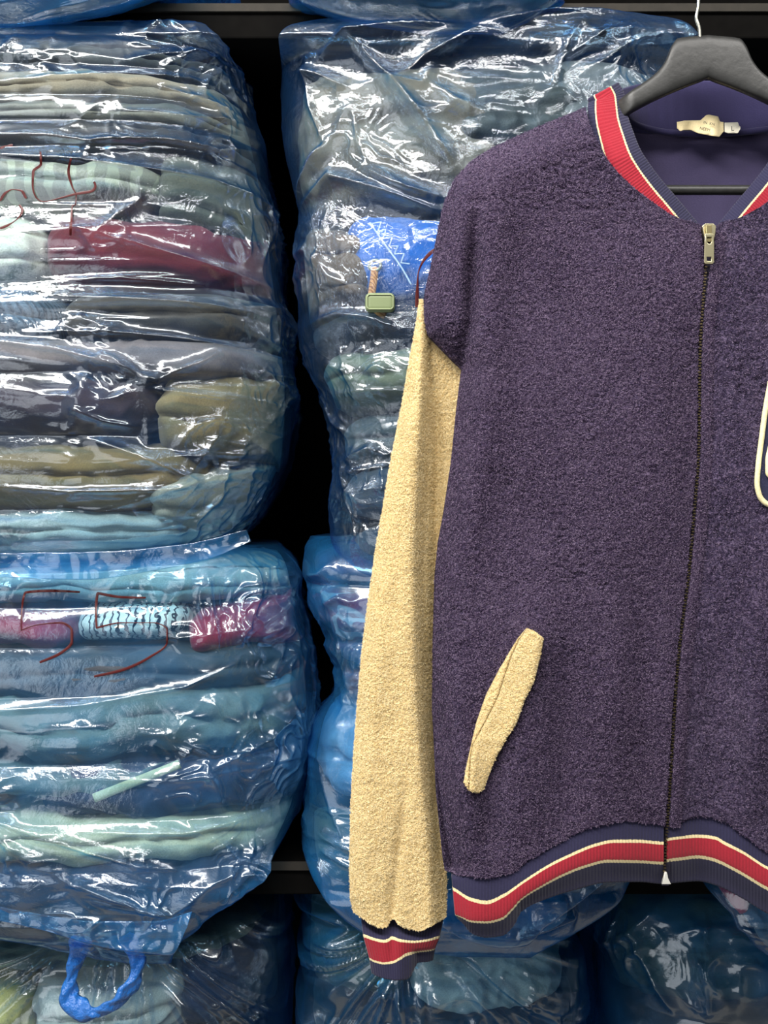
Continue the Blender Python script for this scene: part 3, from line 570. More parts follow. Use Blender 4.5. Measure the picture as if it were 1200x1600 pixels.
# --- bags on the top shelf: only their undersides show
def top_bag(label, rows, seed, mat, glist, **k):
    B = Bag(rows, 1.16); b = thing('plastic_bag', label, 'bag', (float(X((rows[-1][1]+rows[-1][2])/2, 1.16)), 1.4, Z_TOP), 'see-through blue bags of clothes')
    B.film(b, mat, seed, NR=130, NCF=200, **k)
    for (nm, lb, ct_, m_, x0, x1, yy, h) in glist: garment(B, nm, lb, ct_, m_, x0, x1, yy, yy, h, 2, seed=seed+7, depth=0.06 if yy > -40 else 0.2, NU=80)
    B.close(); return B
top_bag('bright blue bag on the top shelf above the bag marked 54', [(-330, -260, 330, 1.20, 1.6), (-260, -280, 350, 1.14, 1.65), (-100, -280, 340, 1.118, 1.62), (-40, -270, 320, 1.112, 1.3), (0, -255, 290, 1.112, 1.176), (25, -225, 215, 1.118, 1.170), (40, -190, 120, 1.13, 1.160), (48, -160, 60, 1.138, 1.152)], 101, FILM_T,
        [('folded_jumper', 'grey jumper in the bag above bag 54', 'jumper', fabric((96, 110, 122)), -230, 300, -10, 50), ('folded_jumper', 'blue jumper in the top shelf bag above bag 54', 'jumper', fabric((70, 100, 130)), -240, 320, -160, 200)],
        folds=[([(60, 40), (140, 30), (240, 0)], 0.010, 9), ([(0, 30), (100, 20), (150, 0)], 0.010, 9)], amp=0.9, horiz=0.5)
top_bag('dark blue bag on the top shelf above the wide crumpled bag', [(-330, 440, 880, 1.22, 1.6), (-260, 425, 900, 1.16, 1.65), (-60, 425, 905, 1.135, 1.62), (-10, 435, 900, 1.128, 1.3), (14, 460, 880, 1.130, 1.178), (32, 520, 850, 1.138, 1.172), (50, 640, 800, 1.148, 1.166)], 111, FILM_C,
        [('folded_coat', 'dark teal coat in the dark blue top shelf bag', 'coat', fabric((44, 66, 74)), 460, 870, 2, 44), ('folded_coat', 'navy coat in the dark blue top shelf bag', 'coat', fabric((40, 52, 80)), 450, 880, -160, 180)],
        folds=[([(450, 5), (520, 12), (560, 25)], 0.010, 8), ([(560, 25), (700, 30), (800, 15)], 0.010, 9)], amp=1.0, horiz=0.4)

# --- bags on the shelf below: tied tops
def tie_mat():
    t = NT('bright_blue_polythene'); co = t.coord(); n = t.noise(co, 130, 4); nb = t.bump(n.outputs[0], 0.9, 0.004)
    p = t.pr(lin(36, 112, 196), 0.32, nb, spec=0.5); p.inputs['Transmission Weight'].default_value = 0.25; return t.m
TIE = tie_mat()
LA = Bag([(1440, 60, 330, 1.24, 1.40), (1450, -40, 400, 1.21, 1.48), (1465, -140, 440, 1.18, 1.55), (1500, -230, 455, 1.15, 1.62), (1560, -270, 458, 1.135, 1.65), (1700, -280, 462, 1.125, 1.66), (2400, -280, 470, 1.12, 1.66), (2690, -270, 460, 1.14, 1.64)])
b7 = thing('plastic_bag', 'blue bag on the low shelf with a bright blue tie loop at its gathered neck', 'bag', (float(X(95, 1.16)), 1.4, 0.161), 'see-through blue bags of clothes')
LA.film(b7, FILM_A, 121, pleats=((195, 1400), 11, 0.020, 400), amp=0.9, horiz=0.0, crumple=0.8, NR=460, NCF=320)
garment(LA, 'folded_shirt', 'yellowish shirt in the tied bag below bag 55', 'shirt', fabric((176, 172, 110)), -250, 50, 1600, 1600, 130, 2, seed=121, inset=0.011)
garment(LA, 'folded_shirt', 'pale grey crumpled shirt under the tie loop in the tied bag', 'shirt', fabric((172, 182, 178)), 40, 290, 1590, 1570, 120, 2, seed=122, wr=1.8, inset=0.011)
garment(LA, 'folded_trousers', 'dark navy trousers beside the pale shirt in the tied bag', 'trousers', fabric((44, 50, 66)), 270, 450, 1560, 1545, 150, 2, seed=123, inset=0.011)
garment(LA, 'folded_coat', 'grey green coat behind the gathered neck of the tied bag', 'coat', fabric((92, 104, 98)), -150, 420, 1500, 1490, 60, 2, seed=124, inset=0.02)
LA.close()
q = densify([(132, 1462), (122, 1490), (112, 1520), (108, 1552), (120, 1568), (145, 1577), (170, 1570), (195, 1552), (210, 1530), (214, 1505), (205, 1480), (192, 1462)], 2.0)
nq = len(q); tt = np.linspace(0, 1, nq)
Pl = np.stack([X(q[:, 0], 1.115), 1.112+0.006*np.sin(tt*9), Z(q[:, 1], 1.115)], 1)
def tie():
    n = 14; T = np.gradient(Pl, axis=0); T /= np.linalg.norm(T, axis=1, keepdims=True); Y = np.array([0, -1.0, 0])
    S_ = np.cross(T, Y); S_ /= np.linalg.norm(S_, axis=1, keepdims=True); a = np.linspace(0, 2*np.pi, n, endpoint=False)
    wd = 0.0085*(1+0.25*np.sin(tt*21)+0.15*np.sin(tt*47)); tw = 0.9*np.sin(tt*7)
    c = np.cos(a)[None]*wd[:, None]; s_ = np.sin(a)[None]*0.0035
    c = c*(1+0.12*np.sin(a*5+tt[:, None]*40)); s_ = s_*(1+0.5*np.sin(a*3+tt[:, None]*60))
    A = c*np.cos(tw)[:, None]-s_*np.sin(tw)[:, None]; B = c*np.sin(tw)[:, None]+s_*np.cos(tw)[:, None]
    return Pl[:, None]+A[..., None]*S_[:, None]+B[..., None]*Y
grid('tie_loop', tie(), TIE, b7, wrap=True)

LB = Bag([(1395, 450, 700, 1.27, 1.40), (1410, 448, 780, 1.24, 1.48), (1440, 446, 860, 1.20, 1.55), (1500, 444, 930, 1.165, 1.62), (1560, 442, 948, 1.150, 1.65), (1700, 440, 950, 1.145, 1.66), (2400, 440, 950, 1.14, 1.66), (2690, 450, 940, 1.16, 1.64)], n=3.5)
b8 = thing('plastic_bag', 'dark blue bag on the low shelf under the sleeve cuff, gathered behind it', 'bag', (float(X(705, 1.16)), 1.4, 0.161), 'see-through blue bags of clothes')
LB.film(b8, FILM_B, 131, pleats=((650, 1440), 9, 0.022, 400), amp=1.1, horiz=0.0, crumple=1.0, NR=460, NCF=320)
garment(LB, 'folded_coat', 'dark green coat below the cuff in the dark blue bag', 'coat', fabric((52, 68, 52)), 475, 640, 1500, 1500, 170, 3, seed=131, inset=0.011, wr=1.7)
garment(LB, 'folded_shirt', 'pale grey shirt under the hem in the dark blue bag', 'shirt', fabric((186, 192, 190)), 640, 900, 1540, 1530, 130, 2, seed=132, inset=0.011, wr=1.7)
garment(LB, 'folded_trousers', 'black trousers lowest in the dark blue bag under the cuff', 'trousers', fabric((40, 42, 50)), 475, 940, 1640, 1640, 90, 2, seed=133, inset=0.011)
LB.close()
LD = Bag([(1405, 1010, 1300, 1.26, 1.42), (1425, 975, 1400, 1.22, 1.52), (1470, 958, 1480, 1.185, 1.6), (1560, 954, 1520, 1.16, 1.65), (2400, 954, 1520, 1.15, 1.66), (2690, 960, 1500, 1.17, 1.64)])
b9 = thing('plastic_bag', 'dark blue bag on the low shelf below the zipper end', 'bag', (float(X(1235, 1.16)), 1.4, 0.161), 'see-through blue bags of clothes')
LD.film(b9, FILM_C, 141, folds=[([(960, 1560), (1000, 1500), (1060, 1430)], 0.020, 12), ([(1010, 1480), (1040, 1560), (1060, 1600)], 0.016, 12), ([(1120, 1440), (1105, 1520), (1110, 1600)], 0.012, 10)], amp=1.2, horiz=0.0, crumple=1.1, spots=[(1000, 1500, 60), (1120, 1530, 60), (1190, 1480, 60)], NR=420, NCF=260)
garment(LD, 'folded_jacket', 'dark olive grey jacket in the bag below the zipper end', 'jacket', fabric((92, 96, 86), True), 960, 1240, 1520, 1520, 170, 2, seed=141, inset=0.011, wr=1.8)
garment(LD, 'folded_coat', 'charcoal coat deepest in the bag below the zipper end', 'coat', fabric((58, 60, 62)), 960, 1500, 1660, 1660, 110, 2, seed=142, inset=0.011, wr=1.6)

LD.close()
# ------------------------------------------------------------------ hanger
DH = 1.015
hg = thing('coat_hanger', 'black wide-shouldered plastic hanger inside the varsity jacket', 'hanger', (float(X(1107, DH)), DH, float(Z(70, DH))))
def hanger_body():
    # outline of one half: upper and lower edge against distance from the centre line (pixels), mirrored
    up = [(0, 54), (30, 57), (48, 60), (58, 72), (66, 92), (80, 112), (105, 132), (140, 154), (200, 192), (280, 236), (350, 282), (390, 316), (402, 328)]
    dn = [(0, 121), (12, 126), (30, 133), (60, 146), (90, 160), (127, 180), (160, 200), (200, 224), (280, 268), (350, 314), (390, 344), (402, 340)]
    s_ = np.r_[np.linspace(0, 150, 60), np.linspace(156, 402, 50)]; s_ = np.r_[-s_[::-1], s_[1:]]
    yu = pchip(*zip(*up), np.abs(s_)); yd = np.maximum(pchip(*zip(*dn), np.abs(s_)), yu+8)
    n = 32; a = np.linspace(0, 2*np.pi, n, endpoint=False)
    c = np.sign(np.cos(a))*np.abs(np.cos(a))**0.5; sn = np.sign(np.sin(a))*np.abs(np.sin(a))**0.55
    thick = 0.006+0.011*smooth(60, 300, np.abs(s_))
    dish = 0.003*np.exp(-(np.abs(s_)/60)**2)
    V = np.stack([X(1107+s_, DH)[:, None]+0*c[None], DH+0.034*smooth(118, 175, np.abs(s_))[:, None]+thick[:, None]*sn[None]+dish[:, None], Z(((yu+yd)/2)[:, None]-((yd-yu)/2)[:, None]*c[None], DH)], -1)
    e = lambda R: R.mean(1, keepdims=True)+0*R
    return np.concatenate([e(V[:1]), V, e(V[-1:])], 0)
grid('hanger_body', hanger_body(), M_BLACKPL, hg, wrap=True)
hk = densify([(1094, 62), (1093, 45), (1088, 28), (1091, 10), (1092, -20), (1096, -60), (1110, -92), (1138, -100), (1160, -82), (1166, -52)], 4)
tube('hook', np.stack([X(hk[:, 0], DH), DH+0*hk[:, 0], Z(hk[:, 1], DH)], 1), 0.0016, M_STEEL, hg, n=10)
bar = np.stack([X(np.linspace(770, 1444, 30), DH+0.012), np.full(30, DH+0.012), Z(np.linspace(297, 297, 30), DH+0.012)], 1)
tube('trouser_bar', bar, 0.0045, M_BLACKPL, hg, n=14)
rl = thing('clothes_rail', 'thin steel rail above the view on which the hanger hooks', 'rail', (0, DH, 1.83))
zr = float(Z(-92, DH))-0.0065
tube('rail_bar', [(-1.3, DH, zr), (0, DH, zr), (float(X(1130, DH)), DH, zr), (1.3, DH, zr)], 0.006, M_STEEL, rl, n=12)
for sx in (-1.27, 1.27): tube('rail_bracket', [(sx, DH, zr), (sx, 1.1, zr), (sx, 1.2, zr)], 0.006, M_STEEL, rl, n=10)

# ------------------------------------------------------------------ jacket
DJ = 0.985
jk = thing('varsity_jacket', 'navy fleece varsity jacket with cream sleeves and red striped ribbing on the hanger', 'jacket', (float(X(1107, DJ)), 1.02, float(Z(800, DJ))))
SIL = [(915, 167), (840, 198), (770, 230), (735, 252), (710, 280), (693, 318), (682, 370), (672, 420), (666, 445), (662, 470), (663, 500), (668, 522), (722, 576), (714, 640), (706, 720), (694, 800), (685, 850), (680, 900), (677, 1000), (676, 1100), (682, 1200), (693, 1290), (705, 1352)]
NECK = [(915, 167), (921, 195), (934, 222), (950, 250), (966, 270), (990, 293), (1020, 316), (1048, 335), (1066, 343), (1084, 347), (1095, 352), (1097, 356)]
ZIP = [(1097, 356), (1102, 410), (1097, 480), (1093, 550), (1091, 700), (1084, 800), (1075, 900), (1062, 1000), (1055, 1080), (1049, 1180), (1042, 1290), (1036, 1384)]
HEMTOP = [(690, 1356), (720, 1366), (760, 1370), (800, 1360), (830, 1340), (870, 1316), (905, 1298), (940, 1287), (980, 1281), (1042, 1287), (1065, 1281), (1090, 1274), (1125, 1280), (1160, 1302), (1200, 1330), (1260, 1352), (1340, 1356), (1420, 1356), (1540, 1356)]
FOLDS = [([(744, 318), (738, 420), (735, 500), (722, 585)], -0.020, 12), ([(775, 300), (765, 430), (760, 560), (745, 700)], 0.0102, 34), ([(850, 900), (835, 1050), (815, 1200), (800, 1330)], 0.0085, 40),
         ([(700, 1000), (715, 1150), (735, 1330)], 0.0102, 22), ([(770, 1150), (770, 1250), (765, 1350)], -0.0085, 22), ([(930, 700), (960, 950), (950, 1270)], 0.0068, 55), ([(1000, 900), (1005, 1100), (1010, 1270)], -0.0068, 30),
         ([(880, 1000), (890, 1150), (880, 1290)], -0.0068, 28), ([(760, 640), (735, 780), (720, 900)], 0.0051, 30), ([(830, 420), (930, 520), (1000, 640)], -0.0051, 50), ([(1150, 900), (1130, 1100), (1150, 1280)], -0.0102, 30), ([(1180, 950), (1180, 1270), (1185, 1300)], 0.0102, 30)]
def front_y(px, py, edge=True):
    """how far the front of the jacket stands from the lens"""
    m = np.where(px > 1107, 2214-px, px)                      # the far side mirrors the near one at large scale
    d, _, _ = seg_dist(m, py, SIL)
    y = np.full(np.shape(px), DJ)+0.030*np.clip(1-d/62, 0, 1)**2.4
    y = y-0.012*np.exp(-((m-900)/190)**2)*smooth(250, 600, py)
    y = y+0.006*smooth(60, 0, np.abs(px-1092))*smooth(400, 700, py)
    for poly, A, wd in FOLDS:
        dist, al, _ = seg_dist(px, py, poly); env = np.sin(np.pi*np.clip(al, 0.03, 0.97))**0.7
        y = y-A*env*np.exp(-(dist/wd)**2)
    y = y+0.006*perlin(px*0.006, py*0.0035, None, 71)+0.0022*perlin(px*0.016, py*0.010, None, 72)
    # the hem: the side comes towards the lens and swings down, the middle stays back
    y = y-0.014*smooth(1100, 1400, py)*np.cos((m-730)/330*np.pi)*np.where(m > 690, 1, 1)
    return y
def nap(px, py, seed, a=1.0, crack=1.0):
    w1 = 1-2*np.abs(perlin(px*0.16, py*0.16, None, seed)); w2 = perlin(px*0.33, py*0.33, None, seed+1); w3 = perlin(px*0.055, py*0.055, None, seed+2)
    cr = 1-np.abs(perlin(px*0.045+1.2*perlin(px*0.02, py*0.02, None, seed+7), py*0.075, None, seed+5))*5
    cm = smooth(0.0, 0.35, perlin(px*0.011, py*0.011, None, seed+6))
    return a*(0.0007*w1+0.0006*w2+0.0006*w3-0.0018*crack*np.maximum(cr, 0)**2*cm)
PILE = []
def panel(name, xl_fn, xr_fn, y0, base_row, bot_fn, mat, step, seed, parent, skirt=0.016):
    R = int((base_row-y0)/step)+1; rows = np.linspace(y0, base_row, R)
    xl, xr = xl_fn(rows), xr_fn(rows); C = int((np.max(xr-xl))/step)+1
    s_ = np.linspace(0, 1, C)[None]; px = xl[:, None]+(xr-xl)[:, None]*s_
    py = rows[:, None]+smooth(base_row-260, base_row, rows)[:, None]*(bot_fn(px)-base_row)
    y = front_y(px, py)-nap(px, py, seed)
    PILE.append((np.stack([X(px, y), y, Z(py, y)], -1), mat, parent, step))
    return grid(name, np.stack([X(px, y), y, Z(py, y)], -1), mat, parent, skirt=skirt)
def yfn(poly):
    P = np.array(sorted([(b, a) for a, b in poly])); return lambda py: np.interp(py, P[:, 0], P[:, 1])
hemtop = lambda px: pchip(*zip(*HEMTOP), px)+3+3.5*perlin(np.asarray(px)*0.03, 0*px, None, 12)+1.6*perlin(np.asarray(px)*0.22, 0*px, None, 13)
zipx = lambda py: pchip([p[1] for p in ZIP], [p[0] for p in ZIP], py)
def neck_r(py): return np.where(py < 356, np.interp(py, [p[1] for p in NECK], [p[0] for p in NECK]), zipx(py))
panel('body_front', yfn(SIL), lambda py: neck_r(py)-np.where(py > 356, 2, 0), 167, 1300, hemtop, M_NAVY, 1.9, 201, jk)
NECK_R = [(1299, 167), (1293, 195), (1280, 222), (1262, 252), (1240, 280), (1215, 303), (1190, 322), (1165, 336), (1148, 343), (1128, 346), (1120, 352), (1116, 358)]
def right_l(py): return np.where(py < 358, np.interp(py, [p[1] for p in NECK_R], [p[0] for p in NECK_R]), np.interp(py, [358, 420, 480], [1116, 1110, 1102])*(py < 480)+zipx(py)*(py >= 480)+np.where(py >= 480, 4, 0))
def sil_r(py): return 2214-yfn(SIL)(py)
panel('body_front', right_l, sil_r, 167, 1300, hemtop, M_NAVY, 2.6, 205, jk)
# placket: the plain folded edge that runs beside the zipper
pr_ = np.linspace(362, 1292, 460); uu = np.linspace(0, 1, 12)
pxx = (np.interp(pr_, [362, 420, 480, 1292], [1117, 1111, 1104, 1048])*0+np.where(pr_ < 480, np.interp(pr_, [362, 420, 480], [1117, 1110.5, 1102]), zipx(pr_)+4.5))[:, None]+uu[None]*17
pyy = np.repeat(pr_[:, None], 12, 1); yy = front_y(pxx, pyy)-0.0004-0.0016*np.sin(np.pi*uu)[None]**0.6-nap(pxx, pyy, 211, 0.4)
PILE.append((np.stack([X(pxx, yy), yy, Z(pyy, yy)], -1), M_NAVY, jk, 1)); grid('placket', np.stack([X(pxx, yy), yy, Z(pyy, yy)], -1), fleece('placket_fleece', (40, 34, 54), (70, 61, 88), (100, 90, 116), 420), jk, skirt=0.004)
# back, seen from the inside through the neck
br = np.linspace(150, 1362, 90); bu = np.linspace(0, 1, 120)
bl = np.interp(br, [150, 205, 240, 300, 420, 560, 900, 1400], [960, 880, 800, 725, 700, 730, 700, 715])
bx = bl[:, None]+(2214-2*bl)[:, None]*bu[None]; byv = np.repeat(br[:, None], 120, 1)
by_ = 1.068-0.030*(np.abs(bu-0.5)*2)[None]**4+0.004*perlin(bx*0.01, byv*0.008, None, 31)
grid('back_panel', np.stack([X(bx, by_), by_, Z(byv, by_)], -1), M_LINING, jk)

# ribbed bands: u runs along the band, v across; seams at v = 0, 1/3, 2/3, 1
def band(name, P, parent, rib_pitch_px, length_px, amp=0.0005, skirt=0.004, wrap=False):
    R, C = P.shape[:2]; n = normals(P); n = n*np.sign(-(n[..., 1].mean()) or 1)
    u = np.linspace(0, length_px, C)[None]; rib = np.abs(np.sin(np.pi*u/rib_pitch_px))
    P = P+n*(amp*(rib-0.5))[..., None]
    uv = np.stack([np.repeat(u/length_px, R, 0), np.repeat(np.linspace(0, 1, R)[:, None], C, 1)], -1)
    return grid(name, P, M_RIB, parent, skirt=skirt, uv=uv)
def curves_band(xs, curves, vsplit=(0, 1/3, 2/3, 1), R=37):
    v = np.linspace(0, 1, R); Y = np.stack([pchip(*zip(*c), xs) for c in curves], 0)
    return np.stack([np.interp(v, vsplit, Y[:, k]) for k in range(len(xs))], 1)
HT = [(x, y-7) for x, y in HEMTOP]
S1 = [(690, 1382), (710, 1393), (735, 1407), (760, 1412), (785, 1402), (820, 1378), (860, 1353), (900, 1334), (930, 1322), (960, 1316), (1000, 1316), (1037, 1319), (1043, 1313), (1065, 1310), (1090, 1308), (1118, 1311), (1130, 1318), (1160, 1333), (1200, 1358), (1260, 1382), (1400, 1400), (1540, 1400)]
S2 = [(690, 1425), (716, 1433), (735, 1439), (760, 1440), (785, 1434), (800, 1420), (815, 1404), (850, 1382), (880, 1366), (915, 1352), (950, 1344), (1000, 1345), (1037, 1347), (1043, 1343), (1065, 1340), (1090, 1337), (1110, 1340), (1150, 1358), (1200, 1387), (1260, 1412), (1400, 1430), (1540, 1430)]
HB = [(690, 1425), (718, 1444), (735, 1458), (760, 1465), (785, 1462), (803, 1446), (815, 1424), (850, 1406), (900, 1390), (950, 1379), (1000, 1378), (1035, 1381), (1060, 1379), (1090, 1377), (1120, 1384), (1160, 1404), (1200, 1428), (1260, 1452), (1400, 1470), (1540, 1470)]
HT[0] = (690, 1340); HT[1] = (720, 1356)
def hem_part(x0, x1, name):
    xs = np.linspace(x0, x1, int((x1-x0)*0.85)); py = curves_band(xs, [HT, S1, S2, HB]); px = np.repeat(xs[None], py.shape[0], 0)
    v = np.linspace(0, 1, py.shape[0])[:, None]
    # the band's own side edge leans in towards the bottom
    lean = np.clip((740-px)/50, 0, 1)*(v-0.0)*14 if x0 < 900 else 0
    px = px+lean
    y = front_y(px, np.minimum(py, 1372))+0.003+0.004*np.sin(v*np.pi)*-1+0.008*smooth(0.6, 1, v)
    return band(name, np.stack([X(px, y), y, Z(py, y)], -1), jk, 5.0, x1-x0, amp=0.0006, skirt=0.006)
hem_part(704, 1037, 'hem_rib'); hem_part(1042, 1510, 'hem_rib')
# collar: front halves rise from the zipper and turn back round the neck
def collar_front(mirror):
    inner = np.array([(966, 128), (975, 145), (981, 180), (990, 207), (1000, 232), (1015, 256), (1033, 280), (1055, 306), (1075, 330), (1090, 348)], float)
    q = densify(inner, 1.0); n = len(q); T = np.gradient(q, axis=0); T /= np.linalg.norm(T, axis=1, keepdims=True); Nn = np.stack([-T[:, 1], T[:, 0]], 1)
    sg = np.sign(Nn[:, 0].mean()); Nn = -Nn*sg                       # away from the opening
    wpx = np.interp(np.arange(n)/n, [0, 0.15, 0.5, 1], [54, 60, 72, 74])
    R = 46; v = np.linspace(0, 1, R)
    off = np.interp(v, [0, 1/3, 2/3, 1], [1.0, 0.80, 0.27, 0.0])[:, None]*wpx[None]
    px = q[None, :, 0]+Nn[None, :, 0]*off; py = q[None, :, 1]+Nn[None, :, 1]*off
    back = smooth(250, 120, q[:, 1])
    y = DJ+0.008+0.034*back[None]+0.004*v[:, None]-0.006*np.sin(np.pi*v)[:, None]-0.010*smooth(60, 300, q[:, 1])[None]*(1-v[:, None])*0
    y = np.maximum(y, front_y(px, py)*0+DJ+0.006)
    if mirror: px = 2214-px; px = px[:, ::-1]; py = py[:, ::-1]; y = y[:, ::-1]
    return band('collar_rib', np.stack([X(px, y), y, Z(py, y)], -1), jk, 4.2, n*1.0, amp=0.0007, skirt=0.003)
collar_front(False); collar_front(True)
# back of the collar, its inner face below the hanger
cu = np.linspace(-1, 1, 260); cv = np.linspace(0, 1, 24)
cx = 1107+cu*138; ctop = 126+14*np.abs(cu)**4+30*np.abs(cu)**3*0; cbot = 207-4*np.cos(cu*np.pi)+(-14)*np.abs(cu)**6
cpx = np.repeat(cx[None], 24, 0)+0*cv[:, None]; cpy = ctop[None]+(cbot-ctop)[None]*cv[:, None]
cy = 1.060-0.034*np.abs(cu)[None]**4-0.006*cv[:, None]*0+0.0004*np.abs(np.sin(cu*190))[None]
grid('collar_back', np.stack([X(cpx, cy), cy, Z(cpy, cy)], -1), M_BACKRIB, jk, skirt=0.003)
sm = densify([(972, 200), (1000, 203), (1050, 208), (1107, 210), (1160, 207), (1215, 203), (1242, 200)], 4)
tube('neck_seam', np.stack([X(sm[:, 0], 1.058), 1.058-0.030*(np.abs(sm[:, 0]-1107)/147)**4, Z(sm[:, 1], 1.058)], 1), 0.0030, M_BACKRIB, jk, n=8)

# sleeves
SL_L = [(655, 468), (651, 500), (640, 560), (628, 630), (612, 710), (600, 780), (588, 850), (576, 930), (565, 1020), (558, 1100), (552, 1180), (548, 1260), (546, 1340), (547, 1400), (552, 1420)]
SL_R = [(735, 468), (745, 560), (745, 700), (735, 800), (724, 900), (712, 1000), (704, 1100), (698, 1200), (697, 1300), (698, 1380), (697, 1420)]
CREASE = [(664, 460), (664, 600), (660, 700), (655, 800), (652, 900), (654, 1050), (660, 1150), (668, 1250), (676, 1330), (690, 1440)]
CREASE2 = [(660, 1040), (640, 1200), (622, 1330), (612, 1440)]
SB = [(540, 1418), (552, 1426), (566, 1434), (580, 1444), (596, 1449), (606, 1446), (613, 1435), (622, 1443), (638, 1451), (656, 1454), (672, 1447), (688, 1438), (700, 1430)]
def sleeve_front(px, py):
    y = 1.006+0*px
    cx_ = np.interp(py, [p[1] for p in CREASE], [p[0] for p in CREASE])
    k = smooth(-9, 12, px-cx_)*smooth(1420, 1150, py)
    y = y+0.020*k
    xl = yfn(SL_L)(py); y = y+0.016*np.clip(1-(px-xl)/34, 0, 1)**2.2
    y = y-0.004*np.exp(-((px-cx_+16)/13)**2)*smooth(470, 620, py)
    d, al, _ = seg_dist(px, py, CREASE2); y = y+0.005*np.exp(-(d/9)**2)*smooth(1100, 1400, py)
    y = y+0.012*np.clip((px-xl)/(yfn(SL_R)(py)-xl)-0.82, 0, 1)/0.18*smooth(1000, 1300, py)
    # a second, rounder roll near the body
    y = y+0.012*np.exp(-((px-(cx_+np.interp(py, [500, 700, 900, 1400], [8, 24, 30, 12])))/np.interp(py, [500, 700, 900, 1400], [5, 10, 12, 8]))**2)*smooth(560, 700, py)*smooth(1350, 1100, py)
    return y+0.003*perlin(px*0.012, py*0.006, None, 55)+0.0015*perlin(px*0.03, py*0.02, None, 56)
def sleeve(mirror, step):
    rows = np.linspace(468, 1420, int(952/step)); xl, xr = yfn(SL_L)(rows), yfn(SL_R)(rows); C = int(190/step)
    s_ = np.linspace(0, 1, C); s_ = 0.5-0.5*np.cos(np.pi*s_)*0.35-0.5*(1-2*s_)*0.65
    px = xl[:, None]+(xr-xl)[:, None]*s_[None]
    py = rows[:, None]+smooth(1200, 1420, rows)[:, None]*(pchip(*zip(*SB), px)+2.2*perlin(px*0.2, 0*px, None, 15)-1420)
    y = sleeve_front(px, py); y = y-nap(px, py, 301, 0.9, 0.15)
    P = np.stack([X(px, y), y, Z(py, y)], -1)
    if not mirror: PILE.append((P.copy(), M_CREAM, jk, step))
    yb = np.full_like(y, 1.052)-0.018*(np.abs(s_*2-1)**3)[None]; Bk = np.stack([X(px, yb), yb, Z(py, yb)], -1)[:, ::-1][:, ::4]
    if mirror:
        P[..., 0] = 2*float(X(1107, 1.0))-P[..., 0]; Bk[..., 0] = 2*float(X(1107, 1.0))-Bk[..., 0]; A = np.concatenate([P, Bk], 1)[:, ::-1]
    else: A = np.concatenate([P, Bk], 1)
    return grid('sleeve', A, M_CREAM, jk, wrap=True)
sleeve(False, 1.7); sleeve(True, 4.0)
C0 = [(540, 1410), (566, 1424), (580, 1432), (596, 1438), (613, 1426), (630, 1436), (656, 1442), (690, 1428), (705, 1424)]
C1 = [(540, 1461), (566, 1463), (585, 1469), (600, 1472), (606, 1471), (612, 1467), (625, 1471), (645, 1473), (665, 1471), (685, 1466), (705, 1460)]
C2 = [(540, 1493), (572, 1495), (585, 1501), (600, 1504), (614, 1502), (625, 1496), (636, 1489), (655, 1486), (672, 1484), (682, 1481), (705, 1474)]
C3 = [(540, 1505), (577, 1518), (588, 1525), (604, 1530), (620, 1532), (634, 1531), (642, 1525), (648, 1512), (654, 1504), (668, 1503), (682, 1498), (705, 1492)]
def cuff(mirror):
    u = np.linspace(0, 1, 130); v = np.linspace(0, 1, 37); R = 37
    xl = np.interp(v, [0, 1/3, 2/3, 1], [562, 567, 576, 580]); xr = np.interp(v, [0, 1/3, 2/3, 1], [695, 687, 680, 677])
    px = xl[:, None]+(xr-xl)[:, None]*u[None]
    Y = np.stack([pchip(*zip(*c), px) for c in (C0, C1, C2, C3)], 0)
    py = np.zeros_like(px)
    for i, vv in enumerate(v): py[i] = [np.interp(vv, [0, 1/3, 2/3, 1], Y[:, i, k]) for k in range(len(u))]
    y = 1.016+0.018*(1-smooth(0.0, 0.34, v))[:, None]-0.012*np.sqrt(np.clip(1-(2*u-1)**2, 0, 1))[None]+0.010*smooth(620, 655, px)*v[:, None]+0.004*np.exp(-((px-613)/7)**2)*(1-v[:, None])+0.006*smooth(640, 655, px)*smooth(0.55, 0.75, v)[:, None]
    P = np.stack([X(px, y), y, Z(py, y)], -1)
    if mirror: P[..., 0] = 2*float(X(1107, 1.0))-P[..., 0]; P = P[:, ::-1]
    band('cuff_rib', P, jk, 4.6, 125, amp=0.0006, skirt=0.022)
cuff(False); cuff(True)

